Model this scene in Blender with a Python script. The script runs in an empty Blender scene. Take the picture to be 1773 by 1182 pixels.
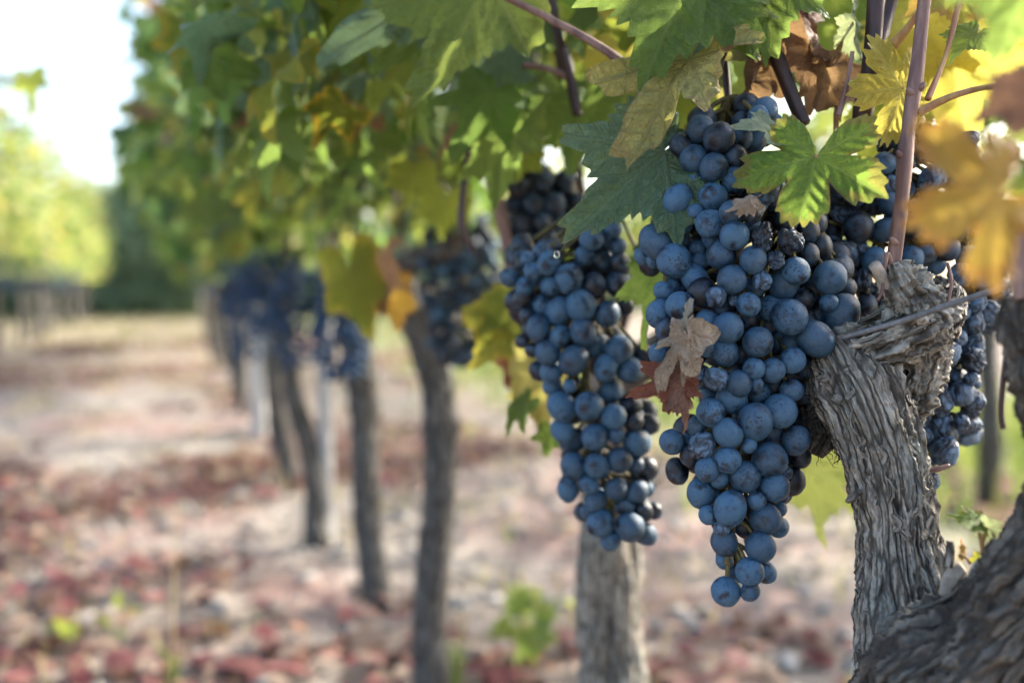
import bpy, math, random
import numpy as np
from mathutils import Vector, Matrix

random.seed(7)
rng = np.random.default_rng(7)
SC = bpy.context.scene
COL = SC.collection
rad = math.radians

# ------------------------------------------------------------------ camera, sky, sun, exposure
CAM_H = 0.65
F = 35.0 / 36.0 * 1773.0
cd = bpy.data.cameras.new('camera')
cam = bpy.data.objects.new('camera', cd)
COL.objects.link(cam)
cd.lens = 35.0
cd.sensor_width = 36.0
cd.clip_start = 0.02
cd.clip_end = 400.0
cam.location = (0, 0, CAM_H)
cam.rotation_euler = (rad(90 - 3.02), 0, -rad(18.49))
cd.dof.use_dof = True
cd.dof.focus_distance = 0.452
cd.dof.aperture_fstop = 4.0
SC.camera = cam
CM = Matrix.Translation(cam.location) @ cam.rotation_euler.to_matrix().to_4x4()
CMI = CM.inverted()

SUN_EL = 34.0
SUN_AZ = 78.0          # compass style: degrees clockwise from +Y (the row direction)
world = bpy.data.worlds.new('World')
SC.world = world
world.use_nodes = True
wn = world.node_tree
wn.nodes.clear()
sky = wn.nodes.new('ShaderNodeTexSky')
sky.sky_type = 'NISHITA'
sky.sun_disc = False
sky.sun_elevation = rad(SUN_EL)
sky.sun_rotation = rad(SUN_AZ)
sky.air_density = 1.0
sky.dust_density = 4.0
sky.ozone_density = 1.0
bg = wn.nodes.new('ShaderNodeBackground')
bg.inputs[1].default_value = 0.15
wo = wn.nodes.new('ShaderNodeOutputWorld')
wn.links.new(sky.outputs[0], bg.inputs[0])
wn.links.new(bg.outputs[0], wo.inputs[0])
sd = bpy.data.lights.new('sun', 'SUN')
sd.energy = 3.0
sd.angle = rad(0.53)
sd.color = (1.0, 0.93, 0.82)
sun = bpy.data.objects.new('sun', sd)
COL.objects.link(sun)
az, el = rad(SUN_AZ), rad(SUN_EL)
sdir = Vector((math.sin(az) * math.cos(el), math.cos(az) * math.cos(el), math.sin(el)))
sun.rotation_euler = sdir.to_track_quat('Z', 'Y').to_euler()
sun.location = sdir * 30

SC.view_settings.view_transform = 'Standard'
SC.view_settings.look = 'None'
SC.view_settings.gamma = 1.0
SC.view_settings.exposure = 2.3
SC.cycles.use_denoising = True
SC.cycles.use_adaptive_sampling = True
SC.cycles.adaptive_threshold = 0.04
SC.cycles.max_bounces = 5
SC.cycles.transmission_bounces = 6
SC.cycles.transparent_max_bounces = 8
SC.cycles.sample_clamp_indirect = 6.0


# ------------------------------------------------------------------ helpers
def P(px, py, Z):
    """a point at depth Z metres whose place in the photograph is (px, py)"""
    return CM @ Vector(((px - 886.5) / F * Z, -(py - 591.0) / F * Z, -Z))


def proj(p):
    c = CMI @ Vector(p)
    Z = -c.z
    if Z < 0.02:
        return (0, 0, Z)
    return (886.5 + c.x / Z * F, 591.0 - c.y / Z * F, Z)


def ground_at(px, py):
    d = P(px, py, 1.0) - Vector(cam.location)
    t = -CAM_H / d.z
    return Vector(cam.location) + d * t


_perm = rng.permutation(1024)
_perm = np.concatenate([_perm, _perm, _perm])
_grad = rng.normal(size=(1024, 3))
_grad /= np.linalg.norm(_grad, axis=1)[:, None]


def perlin(p):
    p = np.asarray(p, dtype=float)
    i = np.floor(p).astype(int)
    f = p - i
    u = f * f * f * (f * (f * 6 - 15) + 10)
    i &= 1023
    out = 0
    for dx in (0, 1):
        wx = u[:, 0] if dx else 1 - u[:, 0]
        for dy in (0, 1):
            wy = u[:, 1] if dy else 1 - u[:, 1]
            for dz in (0, 1):
                wz = u[:, 2] if dz else 1 - u[:, 2]
                h = _perm[(_perm[(_perm[(i[:, 0] + dx) & 1023] + i[:, 1] + dy) & 1023] + i[:, 2] + dz) & 1023]
                g = _grad[h]
                d = f - np.array((dx, dy, dz))
                out = out + wx * wy * wz * (g * d).sum(1)
    return out * 1.6


def fbm(p, o=3):
    p = np.asarray(p, dtype=float)
    s, a, t = 0, 1.0, 0
    for k in range(o):
        s = s + a * perlin(p * 2 ** k + k * 17.3)
        t += a
        a *= .5
    return s / t


def mesh(name, verts, faces, mats=(), smooth=True, uv=None, attrs=None):
    me = bpy.data.meshes.new(name)
    verts = np.asarray(verts, dtype=np.float32)
    faces = np.asarray(faces, dtype=np.int32) if not isinstance(faces, list) else faces
    me.from_pydata(verts.tolist(), [], faces if isinstance(faces, list) else faces.tolist())
    for m in (mats if isinstance(mats, (list, tuple)) else [mats]):
        me.materials.append(m)
    if smooth:
        me.polygons.foreach_set('use_smooth', np.ones(len(me.polygons), dtype=bool))
    if attrs:
        for k, v in attrs.items():
            v = np.asarray(v, dtype=np.float32)
            if v.ndim == 1:
                a = me.attributes.new(k, 'FLOAT', 'POINT')
                a.data.foreach_set('value', v)
            elif v.shape[1] == 3:
                a = me.attributes.new(k, 'FLOAT_VECTOR', 'POINT')
                a.data.foreach_set('vector', v.ravel())
    me.update()
    return me


def obj(name, me, parent=None, loc=None, label=None, cat=None, group=None, kind=None, mw=None):
    o = bpy.data.objects.new(name, me)
    COL.objects.link(o)
    if parent is not None:
        o.parent = parent
    if mw is not None:
        o.matrix_local = mw
    elif loc is not None:
        o.location = loc
    if label:
        o['label'] = label
    if cat:
        o['category'] = cat
    if group:
        o['group'] = group
    if kind:
        o['kind'] = kind
    return o


WM = {}      # world matrix of each thing and part as it is linked


def empty(name, loc, label, cat, group=None, kind=None):
    o = obj(name, None, None, loc, label, cat, group, kind)
    o.empty_display_size = .05
    WM[o.name] = Matrix.Translation(Vector(loc))
    return o


def child(name, me, par, world_mw=None, label=None, kind=None, root=None):
    """link me under par; world_mw is a world matrix (identity: vertices already in world space)"""
    o = obj(name, me, par, label=label, kind=kind)
    W = WM[par.name]
    m = world_mw if world_mw is not None else Matrix.Identity(4)
    WM[o.name] = m
    o.matrix_local = W.inverted() @ m
    return o


# ------------------------------------------------------------------ materials
class N:
    def __init__(self, name):
        self.m = bpy.data.materials.new(name)
        self.m.use_nodes = True
        self.t = self.m.node_tree
        self.t.nodes.clear()
        self.out = self.t.nodes.new('ShaderNodeOutputMaterial')

    def n(self, typ, **kw):
        nd = self.t.nodes.new('ShaderNode' + typ)
        for k, v in kw.items():
            if k.startswith('i_'):
                k2 = k[2:]
                k2 = int(k2) if k2.isdigit() else k2
                self.set(nd.inputs[k2], v)
            else:
                setattr(nd, k, v)
        return nd

    def set(self, sock, v):
        if isinstance(v, bpy.types.NodeSocket):
            self.t.links.new(v, sock)
        elif isinstance(v, tuple) and len(v) == 3 and sock.type == 'RGBA':
            sock.default_value = (*v, 1)
        else:
            sock.default_value = v

    def math(self, op, a, b=0.0, c=None, clamp=False):
        nd = self.t.nodes.new('ShaderNodeMath')
        nd.operation = op
        nd.use_clamp = clamp
        self.set(nd.inputs[0], a)
        self.set(nd.inputs[1], b)
        if c is not None:
            self.set(nd.inputs[2], c)
        return nd.outputs[0]

    def mix(self, f, a, b, typ='MIX'):
        nd = self.t.nodes.new('ShaderNodeMixRGB')
        nd.blend_type = typ
        self.set(nd.inputs[0], f)
        self.set(nd.inputs[1], a)
        self.set(nd.inputs[2], b)
        return nd.outputs[0]

    def ramp(self, f, lo, hi):
        nd = self.t.nodes.new('ShaderNodeMapRange')
        nd.interpolation_type = 'SMOOTHSTEP'
        self.set(nd.inputs[0], f)
        nd.inputs[1].default_value = lo
        nd.inputs[2].default_value = hi
        return nd.outputs[0]

    def noise(self, vec, scale, detail=3.0, rough=.55, w=None, dist=0.0):
        nd = self.t.nodes.new('ShaderNodeTexNoise')
        if w is not None:
            nd.noise_dimensions = '4D'
            self.set(nd.inputs['W'], w)
        self.set(nd.inputs['Vector'], vec)
        nd.inputs['Scale'].default_value = scale
        nd.inputs['Detail'].default_value = detail
        nd.inputs['Roughness'].default_value = rough
        nd.inputs['Distortion'].default_value = dist
        return nd.outputs[0]

    def scalev(self, vec, s):
        nd = self.t.nodes.new('ShaderNodeVectorMath')
        nd.operation = 'MULTIPLY'
        self.set(nd.inputs[0], vec)
        nd.inputs[1].default_value = s
        return nd.outputs[0]

    def bump(self, h, strength, dist):
        nd = self.t.nodes.new('ShaderNodeBump')
        nd.inputs['Strength'].default_value = strength
        nd.inputs['Distance'].default_value = dist
        self.set(nd.inputs['Height'], h)
        return nd.outputs[0]

    def pbr(self, col, rough=.6, normal=None, spec=.5, **kw):
        nd = self.t.nodes.new('ShaderNodeBsdfPrincipled')
        self.set(nd.inputs['Base Color'], col)
        self.set(nd.inputs['Roughness'], rough)
        self.set(nd.inputs['Specular IOR Level'], spec)
        if normal is not None:
            self.set(nd.inputs['Normal'], normal)
        for k, v in kw.items():
            self.set(nd.inputs[k], v)
        return nd.outputs[0]

    def done(self, sh):
        self.t.links.new(sh, self.out.inputs[0])
        return self.m


def mat_grape(name, bloom, skin, amount, rubbed):
    m = N(name)
    tc = m.n('TexCoord').outputs['Object']
    r = m.n('ObjectInfo').outputs['Random']
    w = m.math('MULTIPLY', r, 57.0)
    big = m.noise(tc, 1.1, 3, .6, w)
    fine = m.noise(tc, 7.0, 4, .65, w)
    mic = m.noise(tc, 28.0, 3, .6, w)
    b = m.math('MULTIPLY', m.ramp(big, rubbed - .12, rubbed + .10), amount)
    b = m.math('MULTIPLY', b, m.math('ADD', m.math('MULTIPLY', fine, 1.15), .40))
    b = m.math('MULTIPLY', b, m.math('ADD', m.math('MULTIPLY', r, .75), .52), clamp=True)
    # dark specks, thicker in some patches
    vo = m.n('TexVoronoi', feature='F1')
    off = m.n('VectorMath', operation='ADD')
    m.set(off.inputs[0], tc)
    cmb = m.n('CombineXYZ', i_0=w, i_1=m.math('MULTIPLY', r, 31.0), i_2=w)
    m.set(off.inputs[1], cmb.outputs[0])
    m.set(vo.inputs['Vector'], off.outputs[0])
    vo.inputs['Scale'].default_value = 5.5
    vo.inputs['Randomness'].default_value = 1.0
    zone = m.ramp(m.noise(tc, 1.3, 2, .5, m.math('ADD', w, 9.0)), .32, .60)
    few = m.ramp(m.math('FRACT', m.math('MULTIPLY', r, 5.7)), .1, .8)
    zone = m.math('MULTIPLY', zone, few)
    size = m.math('ADD', m.math('MULTIPLY', zone, .34), m.math('SUBTRACT', m.math('MULTIPLY', mic, .44), .205))
    spk = m.math('LESS_THAN', vo.outputs['Distance'], size)
    # a few scuff lines
    sc = m.noise(m.scalev(tc, (1.0, 5.0, 1.0)), 2.2, 5, .7, m.math('ADD', w, 3.0), .6)
    scf = m.math('MULTIPLY', m.ramp(sc, .56, .66), .6)
    tip = m.n('SeparateXYZ')
    m.set(tip.inputs[0], tc)
    rr2 = m.math('ADD', m.math('MULTIPLY', tip.outputs[0], tip.outputs[0]), m.math('MULTIPLY', tip.outputs[1], tip.outputs[1]))
    scar = m.math('MULTIPLY', m.ramp(rr2, .010, .003), m.math('LESS_THAN', tip.outputs[2], 0.0))
    b = m.math('MULTIPLY', b, m.math('SUBTRACT', 1.0, m.math('MULTIPLY', spk, .85)))
    b = m.math('MULTIPLY', b, m.math('SUBTRACT', 1.0, scf))
    hue = m.mix(m.ramp(m.noise(tc, 2.2, 2, .5, w), .35, .7), bloom, tuple(x * y for x, y in zip(bloom, (1.22, 1.12, .98))))
    col = m.mix(b, skin, hue)
    col = m.mix(m.math('MULTIPLY', scar, .8), col, (.02, .015, .013))
    ro = m.math('ADD', m.math('MULTIPLY', b, .28), .36)
    h = m.math('ADD', m.math('MULTIPLY', mic, .25), fine)
    return m.done(m.pbr(col, ro, m.bump(h, .18, .03), .42))


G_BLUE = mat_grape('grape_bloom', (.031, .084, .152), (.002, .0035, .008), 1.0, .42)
G_DARK = mat_grape('grape_rubbed_gap_shade', (.026, .060, .108), (.002, .0028, .006), .8, .53)  # rubbed skins; on fill grapes the dark colour paints shade in the gaps


def mat_dried(name, k):
    m = N(name)
    tc = m.n('TexCoord').outputs['Object']
    r = m.n('ObjectInfo').outputs['Random']
    w = m.math('MULTIPLY', r, 41.0)
    at = m.n('Attribute', attribute_name='ridge').outputs['Fac']
    big = m.noise(tc, 1.3, 4, .6, w)
    f = m.noise(tc, 9, 4, .65, w)
    b = m.math('MULTIPLY', m.ramp(big, .34, .58), m.math('ADD', m.math('MULTIPLY', at, .75), .2))
    b = m.math('MULTIPLY', b, m.math('ADD', m.math('MULTIPLY', f, .8), .5 * k), clamp=True)
    col = m.mix(b, (.003, .0032, .006), (.080, .145, .225))
    return m.done(m.pbr(col, m.math('ADD', m.math('MULTIPLY', b, .25), .34), m.bump(f, .3, .05), .5))


G_FAR = None
G_DRY = mat_dried('grape_wrinkled', 1.25)
G_RAISIN = mat_dried('grape_raisin', .35)


def mat_leaf(name, ca, cb, edge, edge_w, spots, spot_amt, vein, trans, rough=.5, under=None, patch=None):
    m = N(name)
    tc = m.n('TexCoord').outputs['Object']
    r = m.n('ObjectInfo').outputs['Random']
    w = m.math('MULTIPLY', r, 37.0)
    ab = m.n('SeparateXYZ')
    m.set(ab.inputs[0], m.n('Attribute', attribute_name='vein').outputs['Vector'])
    a, b, rim = ab.outputs[0], ab.outputs[1], ab.outputs[2]
    main = m.ramp(b, .020, .006)
    q = m.math('FRACT', m.math('DIVIDE', m.math('SUBTRACT', a, m.math('MULTIPLY', b, .95)), .17))
    sec = m.math('ABSOLUTE', m.math('SUBTRACT', q, .5))
    sec = m.ramp(sec, .085, .02)
    sec = m.math('MULTIPLY', sec, m.ramp(b, .5, .1))
    vm = m.math('MAXIMUM', main, m.math('MULTIPLY', sec, .55))
    mot = m.noise(tc, 3.0, 5, .6, w)
    mf = m.ramp(mot, .34, .66)
    # tissue between the veins keeps the greener or yellower tone
    mf = m.math('ADD', mf, m.math('MULTIPLY', m.ramp(b, .0, .22), .25), clamp=True)
    col = m.mix(mf, ca, cb)
    hv = m.n('HueSaturation')
    m.set(hv.inputs['Hue'], m.math('ADD', m.math('MULTIPLY', r, .035), .4825))
    m.set(hv.inputs['Value'], m.math('ADD', m.math('MULTIPLY', m.math('FRACT', m.math('MULTIPLY', r, 7.13)), .5), .75))
    m.set(hv.inputs['Color'], col)
    col = hv.outputs[0]
    if patch:
        col = m.mix(m.ramp(m.noise(tc, 1.9, 4, .6, m.math('ADD', w, 5.0)), .56, .64), col, patch)
    fine = m.noise(tc, 26.0, 4, .6, w)
    spot_amt += .05
    sp = m.ramp(m.math('ADD', fine, m.math('MULTIPLY', m.noise(tc, 4.0, 3, .6, m.math('ADD', w, 2.0)), .5)), 1.02 - spot_amt, 1.08 - spot_amt)
    col = m.mix(m.math('MULTIPLY', sp, .8), col, spots)
    en = m.noise(tc, 2.6, 4, .6, m.math('ADD', w, 11.0))
    ef = m.ramp(m.math('ADD', rim, m.math('MULTIPLY', m.math('SUBTRACT', en, .5), 1.1)), 1.03 - edge_w, 1.16 - edge_w)
    col = m.mix(ef, col, edge)
    col = m.mix(m.math('MULTIPLY', vm, .75), col, vein)
    v2 = m.n('TexVoronoi', feature='DISTANCE_TO_EDGE')
    m.set(v2.inputs['Vector'], tc)
    v2.inputs['Scale'].default_value = 17.0
    net = m.ramp(v2.outputs['Distance'], .10, .02)
    col = m.mix(m.math('MULTIPLY', net, .22), col, vein)
    h = m.math('SUBTRACT', m.math('MULTIPLY', m.noise(tc, 9.0, 3, .5, w), .5), m.math('MULTIPLY', vm, .7))
    h = m.math('SUBTRACT', h, m.math('MULTIPLY', net, .25))
    nm = m.bump(m.math('ADD', h, m.math('MULTIPLY', fine, .25)), .75, .07)
    if under is None:
        under = tuple(min(1, x * 1.25 + .035) for x in cb)
    geo = m.n('NewGeometry').outputs['Backfacing']
    front = m.mix(geo, col, m.mix(.55, col, under))
    pb = m.pbr(front, rough, nm, .35)
    tr = m.n('BsdfTranslucent')
    m.set(tr.inputs[0], m.mix(1.0, front, (1.0, 1.0, .55), 'MULTIPLY'))
    g = m.n('Gamma')
    m.set(g.inputs[0], m.mix(1.0, front, (1.0, .98, .5), 'MULTIPLY'))
    g.inputs[1].default_value = .72
    m.set(tr.inputs[0], g.outputs[0])
    mx = m.n('MixShader')
    mx.inputs[0].default_value = trans
    m.t.links.new(pb, mx.inputs[1])
    m.t.links.new(tr.outputs[0], mx.inputs[2])
    return m.done(mx.outputs[0])


BRN = (.12, .055, .03)
LM = {
    'green': mat_leaf('leaf_green', (.058, .135, .020), (.108, .20, .028), (.12, .10, .02), .03, (.015, .028, .01), .12, (.17, .22, .08), .52),
    'bright': mat_leaf('leaf_bright_green', (.075, .17, .018), (.14, .25, .022), (.23, .03, .03), .24, (.015, .03, .008), .20, (.22, .30, .10), .45),
    'blue': mat_leaf('leaf_blue_green', (.065, .140, .075), (.105, .185, .095), (.15, .14, .03), .05, (.02, .04, .025), .12, (.17, .24, .14), .36, .42),
    'olive': mat_leaf('leaf_olive', (.090, .155, .018), (.14, .215, .028), (.15, .13, .03), .04, (.03, .04, .01), .14, (.22, .25, .10), .48),
    'lime': mat_leaf('leaf_lime', (.17, .26, .02), (.26, .33, .03), (.34, .30, .03), .08, (.12, .10, .01), .05, (.34, .38, .14), .38),
    'yellow': mat_leaf('leaf_yellow', (.46, .38, .04), (.58, .50, .07), (.42, .22, .03), .06, (.28, .09, .015), .18, (.46, .40, .14), .42),
    'gold': mat_leaf('leaf_green_gold', (.13, .18, .014), (.24, .27, .018), (.55, .35, .025), .26, (.10, .05, .01), .10, (.32, .32, .07), .42),
    'orange': mat_leaf('leaf_orange', (.44, .17, .014), (.38, .22, .025), (.38, .06, .015), .26, (.30, .10, .02), .10, (.55, .38, .08), .40),
    'tan': mat_leaf('leaf_tan', (.27, .245, .055), (.33, .295, .08), (.15, .055, .035), .12, (.09, .05, .02), .13, (.16, .11, .04), .30, .65),
    'brown': mat_leaf('leaf_brown', (.20, .085, .05), (.30, .15, .095), (.10, .05, .03), .06, (.05, .025, .015), .10, (.20, .11, .07), .25, .6),
    'dry': mat_leaf('leaf_dry_grey', (.30, .235, .175), (.37, .29, .21), (.22, .14, .09), .06, (.025, .018, .015), .16, (.24, .18, .13), .12, .75),
    'rust': mat_leaf('leaf_rust', (.19, .045, .025), (.26, .075, .04), (.12, .04, .03), .05, (.05, .02, .015), .08, (.26, .10, .06), .25, .55),
    'maroon': mat_leaf('leaf_maroon', (.10, .035, .03), (.14, .06, .05), (.07, .03, .03), .05, (.03, .015, .012), .08, (.15, .07, .05), .15, .4),
    'redgreen': mat_leaf('leaf_red_green', (.20, .24, .03), (.30, .28, .04), (.42, .05, .02), .30, (.16, .03, .02), .08, (.10, .05, .02), .45),
    'soft': mat_leaf('leaf_soft_yellow_green', (.13, .18, .03), (.18, .22, .05), (.20, .19, .06), .08, (.10, .10, .02), .05, (.22, .25, .10), .14),
    'pale': mat_leaf('leaf_pale', (.20, .28, .16), (.27, .34, .22), (.26, .28, .14), .05, (.12, .15, .08), .05, (.34, .38, .28), .35, .5),
}


def mat_bark(name, c0, c1, c2, scale=1.0, attr=True):
    m = N(name)
    tc = m.n('TexCoord').outputs['Object']
    uvw = m.n('Attribute', attribute_name='bark').outputs['Vector']     # around x2, along
    wv = m.n('TexNoise', i_Scale=70.0 * scale, i_Detail=3.0)
    m.set(wv.inputs['Vector'], uvw)
    ad = m.n('VectorMath', operation='MULTIPLY_ADD')
    m.set(ad.inputs[0], wv.outputs['Color'])
    ad.inputs[1].default_value = (.003 / scale, .003 / scale, .003 / scale)
    m.set(ad.inputs[2], uvw)
    st = m.scalev(ad.outputs[0], (1.0, 1.0, .20))
    n1 = m.noise(st, 230 * scale, 6, .65, None, .2)
    n2 = m.noise(st, 800 * scale, 4, .65)
    n3 = m.noise(tc, 28 * scale, 4, .6)
    vo = m.n('TexVoronoi', feature='DISTANCE_TO_EDGE')
    m.set(vo.inputs['Vector'], m.scalev(ad.outputs[0], (1.0, 1.0, .16)))
    vo.inputs['Scale'].default_value = 210.0 * scale
    crack = m.ramp(vo.outputs['Distance'], .0, .13)
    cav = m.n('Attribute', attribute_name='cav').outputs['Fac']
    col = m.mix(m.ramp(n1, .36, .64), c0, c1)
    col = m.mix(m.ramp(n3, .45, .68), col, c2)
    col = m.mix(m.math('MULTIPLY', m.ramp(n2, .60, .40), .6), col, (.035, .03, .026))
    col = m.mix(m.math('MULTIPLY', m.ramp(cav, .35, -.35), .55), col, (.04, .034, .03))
    col = m.mix(m.math('MULTIPLY', m.math('SUBTRACT', 1.0, crack), .8), col, (.03, .026, .022))
    h = m.math('ADD', m.math('MULTIPLY', crack, .8), m.math('ADD', m.math('MULTIPLY', n1, .8), m.math('MULTIPLY', n2, .35)))
    return m.done(m.pbr(col, .9, m.bump(h, .9, .0022 / scale), .15))


BARK = mat_bark('bark_grey', (.195, .168, .132), (.42, .378, .312), (.285, .28, .24))
BARK_DK = mat_bark('bark_dark', (.07, .06, .05), (.16, .14, .12), (.12, .115, .10))
BARK_MID = mat_bark('bark_shaded_arm', (.072, .06, .048), (.18, .158, .128), (.12, .115, .098))  # darker copy of the grey bark, the arm's shade put into its colour
BARK_FAR = mat_bark('bark_far', (.11, .10, .09), (.21, .20, .18), (.16, .157, .143), .5)


def mat_simple(name, c0, c1, sc, rough=.7, stretch=(1, 1, 1), bump=.3, bd=.002, spec=.3):
    m = N(name)
    tc = m.n('TexCoord').outputs['Object']
    n1 = m.noise(m.scalev(tc, stretch), sc, 5, .6)
    col = m.mix(m.ramp(n1, .35, .65), c0, c1)
    return m.done(m.pbr(col, rough, m.bump(n1, bump, bd), spec))


G_FAR = mat_simple('grape_far', (.006, .024, .062), (.024, .076, .160), 45, .5)
CANE = mat_simple('cane_bark', (.11, .055, .045), (.21, .125, .095), 160, .55, (1, 1, .12), .4, .001, .35)
CANE_DK = mat_simple('cane_dark', (.025, .012, .010), (.055, .028, .022), 140, .5, (1, 1, .15), .4, .001, .35)
STALK = mat_simple('leaf_stalk', (.22, .09, .05), (.34, .22, .08), 120, .5, (1, 1, .3), .2, .0005)
RACHIS = mat_simple('rachis', (.06, .045, .02), (.12, .10, .03), 300, .7)
WOOD_CUT = mat_simple('cut_wood', (.20, .17, .135), (.34, .30, .25), 160, .85)
WIRE = mat_simple('wire_metal', (.12, .125, .13), (.19, .195, .20), 300, .5, (1, 1, .4), .3, .0005)
WIRE.node_tree.nodes['Principled BSDF'].inputs['Metallic'].default_value = .35
POST = mat_simple('post_wood', (.27, .26, .25), (.42, .41, .39), 30, .85, (1, 1, .06), .4, .003)


# ------------------------------------------------------------------ geometry builders
def catmull(pts, n):
    pts = np.asarray(pts, dtype=float)
    p = np.vstack([2 * pts[0] - pts[1], pts, 2 * pts[-1] - pts[-2]])
    seg = len(pts) - 1
    out = []
    for t in np.linspace(0, seg, n):
        i = min(int(t), seg - 1)
        u = t - i
        a, b, c, d = p[i], p[i + 1], p[i + 2], p[i + 3]
        out.append(.5 * ((2 * b) + (-a + c) * u + (2 * a - 5 * b + 4 * c - d) * u * u + (-a + 3 * b - 3 * c + d) * u ** 3))
    return np.array(out)


class Tube:
    def __init__(self, pts, radii, n_len, n_ang, amp=0.0, freq=1.0, seed=0.0, lump=0.0, caps=True, rough=0.0):
        c = catmull(np.column_stack([np.array([tuple(p) for p in pts]), radii]), n_len)
        self.c, self.r = c[:, :3], np.maximum(c[:, 3], 1e-5)
        tg = np.gradient(self.c, axis=0)
        tg /= np.linalg.norm(tg, axis=1)[:, None] + 1e-12
        self.tg = tg
        nv = np.zeros_like(tg)
        v = np.cross(tg[0], (0.3, -0.9, 0.1))
        v /= np.linalg.norm(v)
        for i in range(n_len):
            v = v - tg[i] * v.dot(tg[i])
            v /= np.linalg.norm(v) + 1e-12
            nv[i] = v
        self.nv, self.bv = nv, np.cross(tg, nv)
        self.s = np.concatenate([[0], np.cumsum(np.linalg.norm(np.diff(self.c, axis=0), axis=1))])
        self.n_len, self.n_ang = n_len, n_ang
        self.amp, self.freq, self.seed, self.lump = amp, freq, seed, lump
        th = np.linspace(0, 2 * math.pi, n_ang, endpoint=False)
        S, T = np.meshgrid(np.arange(n_len), th, indexing='ij')
        S, T = S.ravel(), T.ravel()
        d = self.disp(self.s[S], T, self.r[S])
        if rough:
            pp = self.c[S] + (nv[S] * np.cos(T)[:, None] + self.bv[S] * np.sin(T)[:, None]) * self.r[S][:, None]
            g1, g2 = perlin(pp * 95 + seed), perlin(pp * 240 + seed)
            d = d + rough * (1.1 * g1 + .55 * (1 - 2.2 * np.abs(g2)) + .35 * perlin(pp * 600 + seed))
        self.d = d
        R = self.r[S] + d
        dirs = nv[S] * np.cos(T)[:, None] + self.bv[S] * np.sin(T)[:, None]
        self.v = self.c[S] + dirs * R[:, None]
        i = np.arange(n_len - 1)[:, None] * n_ang
        j = np.arange(n_ang)[None]
        a = (i + j).ravel()
        b = (i + (j + 1) % n_ang).ravel()
        self.f = np.column_stack([a, b, b + n_ang, a + n_ang]).tolist()
        if caps:
            self.f += [list(range(n_ang))[::-1], list(range((n_len - 1) * n_ang, n_len * n_ang))]
        rm = self.r.mean()
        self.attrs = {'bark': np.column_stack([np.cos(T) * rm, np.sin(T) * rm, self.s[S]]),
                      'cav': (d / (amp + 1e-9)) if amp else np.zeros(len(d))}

    def disp(self, s, T, r):
        d = np.zeros_like(T)
        if self.lump:
            q = np.column_stack([np.cos(T) * 1.1 + self.seed, np.sin(T) * 1.1, s * 22])
            d = d + self.lump * fbm(q, 2) * r
        if self.amp:
            k = self.freq
            tw = T + .3 * perlin(np.column_stack([s * 9 + self.seed, T * 0, T * 0 + 3.3]))
            q = np.column_stack([np.cos(tw) * k + self.seed, np.sin(tw) * k, s * 8])
            q2 = np.column_stack([np.cos(tw) * k * 2.7, np.sin(tw) * k * 2.7 + self.seed, s * 20])
            q3 = np.column_stack([np.cos(tw) * k * 6.5, np.sin(tw) * k * 6.5 + self.seed, s * 70])
            ridge = 1 - 2.4 * np.abs(perlin(q))
            ridge2 = 1 - 2.4 * np.abs(perlin(q2))
            d = d + self.amp * (.62 * ridge + .42 * ridge2 + .32 * perlin(q3))
        return d

    def at(self, t, th, lift):
        """a point on the bark at length fraction t and angle th"""
        i = min(max(int(t * (self.n_len - 1)), 0), self.n_len - 1)
        dr = self.nv[i] * math.cos(th) + self.bv[i] * math.sin(th)
        return self.c[i] + dr * (self.r[i] + lift), dr

    def mesh(self, name, mat):
        return mesh(name, self.v, self.f, mat, attrs=self.attrs)


def pix(lst):
    """[(px, py, Z, r_px)] -> points and radii"""
    pts = [P(x, y, z) for x, y, z, r in lst]
    return pts, [r * z / F for x, y, z, r in lst]


def tube_px(lst, n_len, n_ang, **kw):
    p, r = pix(lst)
    return Tube(p, r, n_len, n_ang, **kw)


LOBES = ((0.0, 1.0, .46), (.98, .88, .43), (-.98, .88, .43), (2.0, .66, .50), (-2.0, .66, .50))


BROAD = ((0, 1.06, .58), (1.08, 1.10, .55), (-1.16, 1.02, .60), (2.16, .80, .58), (-2.32, .90, .56))     # wide lobes, narrow notches


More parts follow.
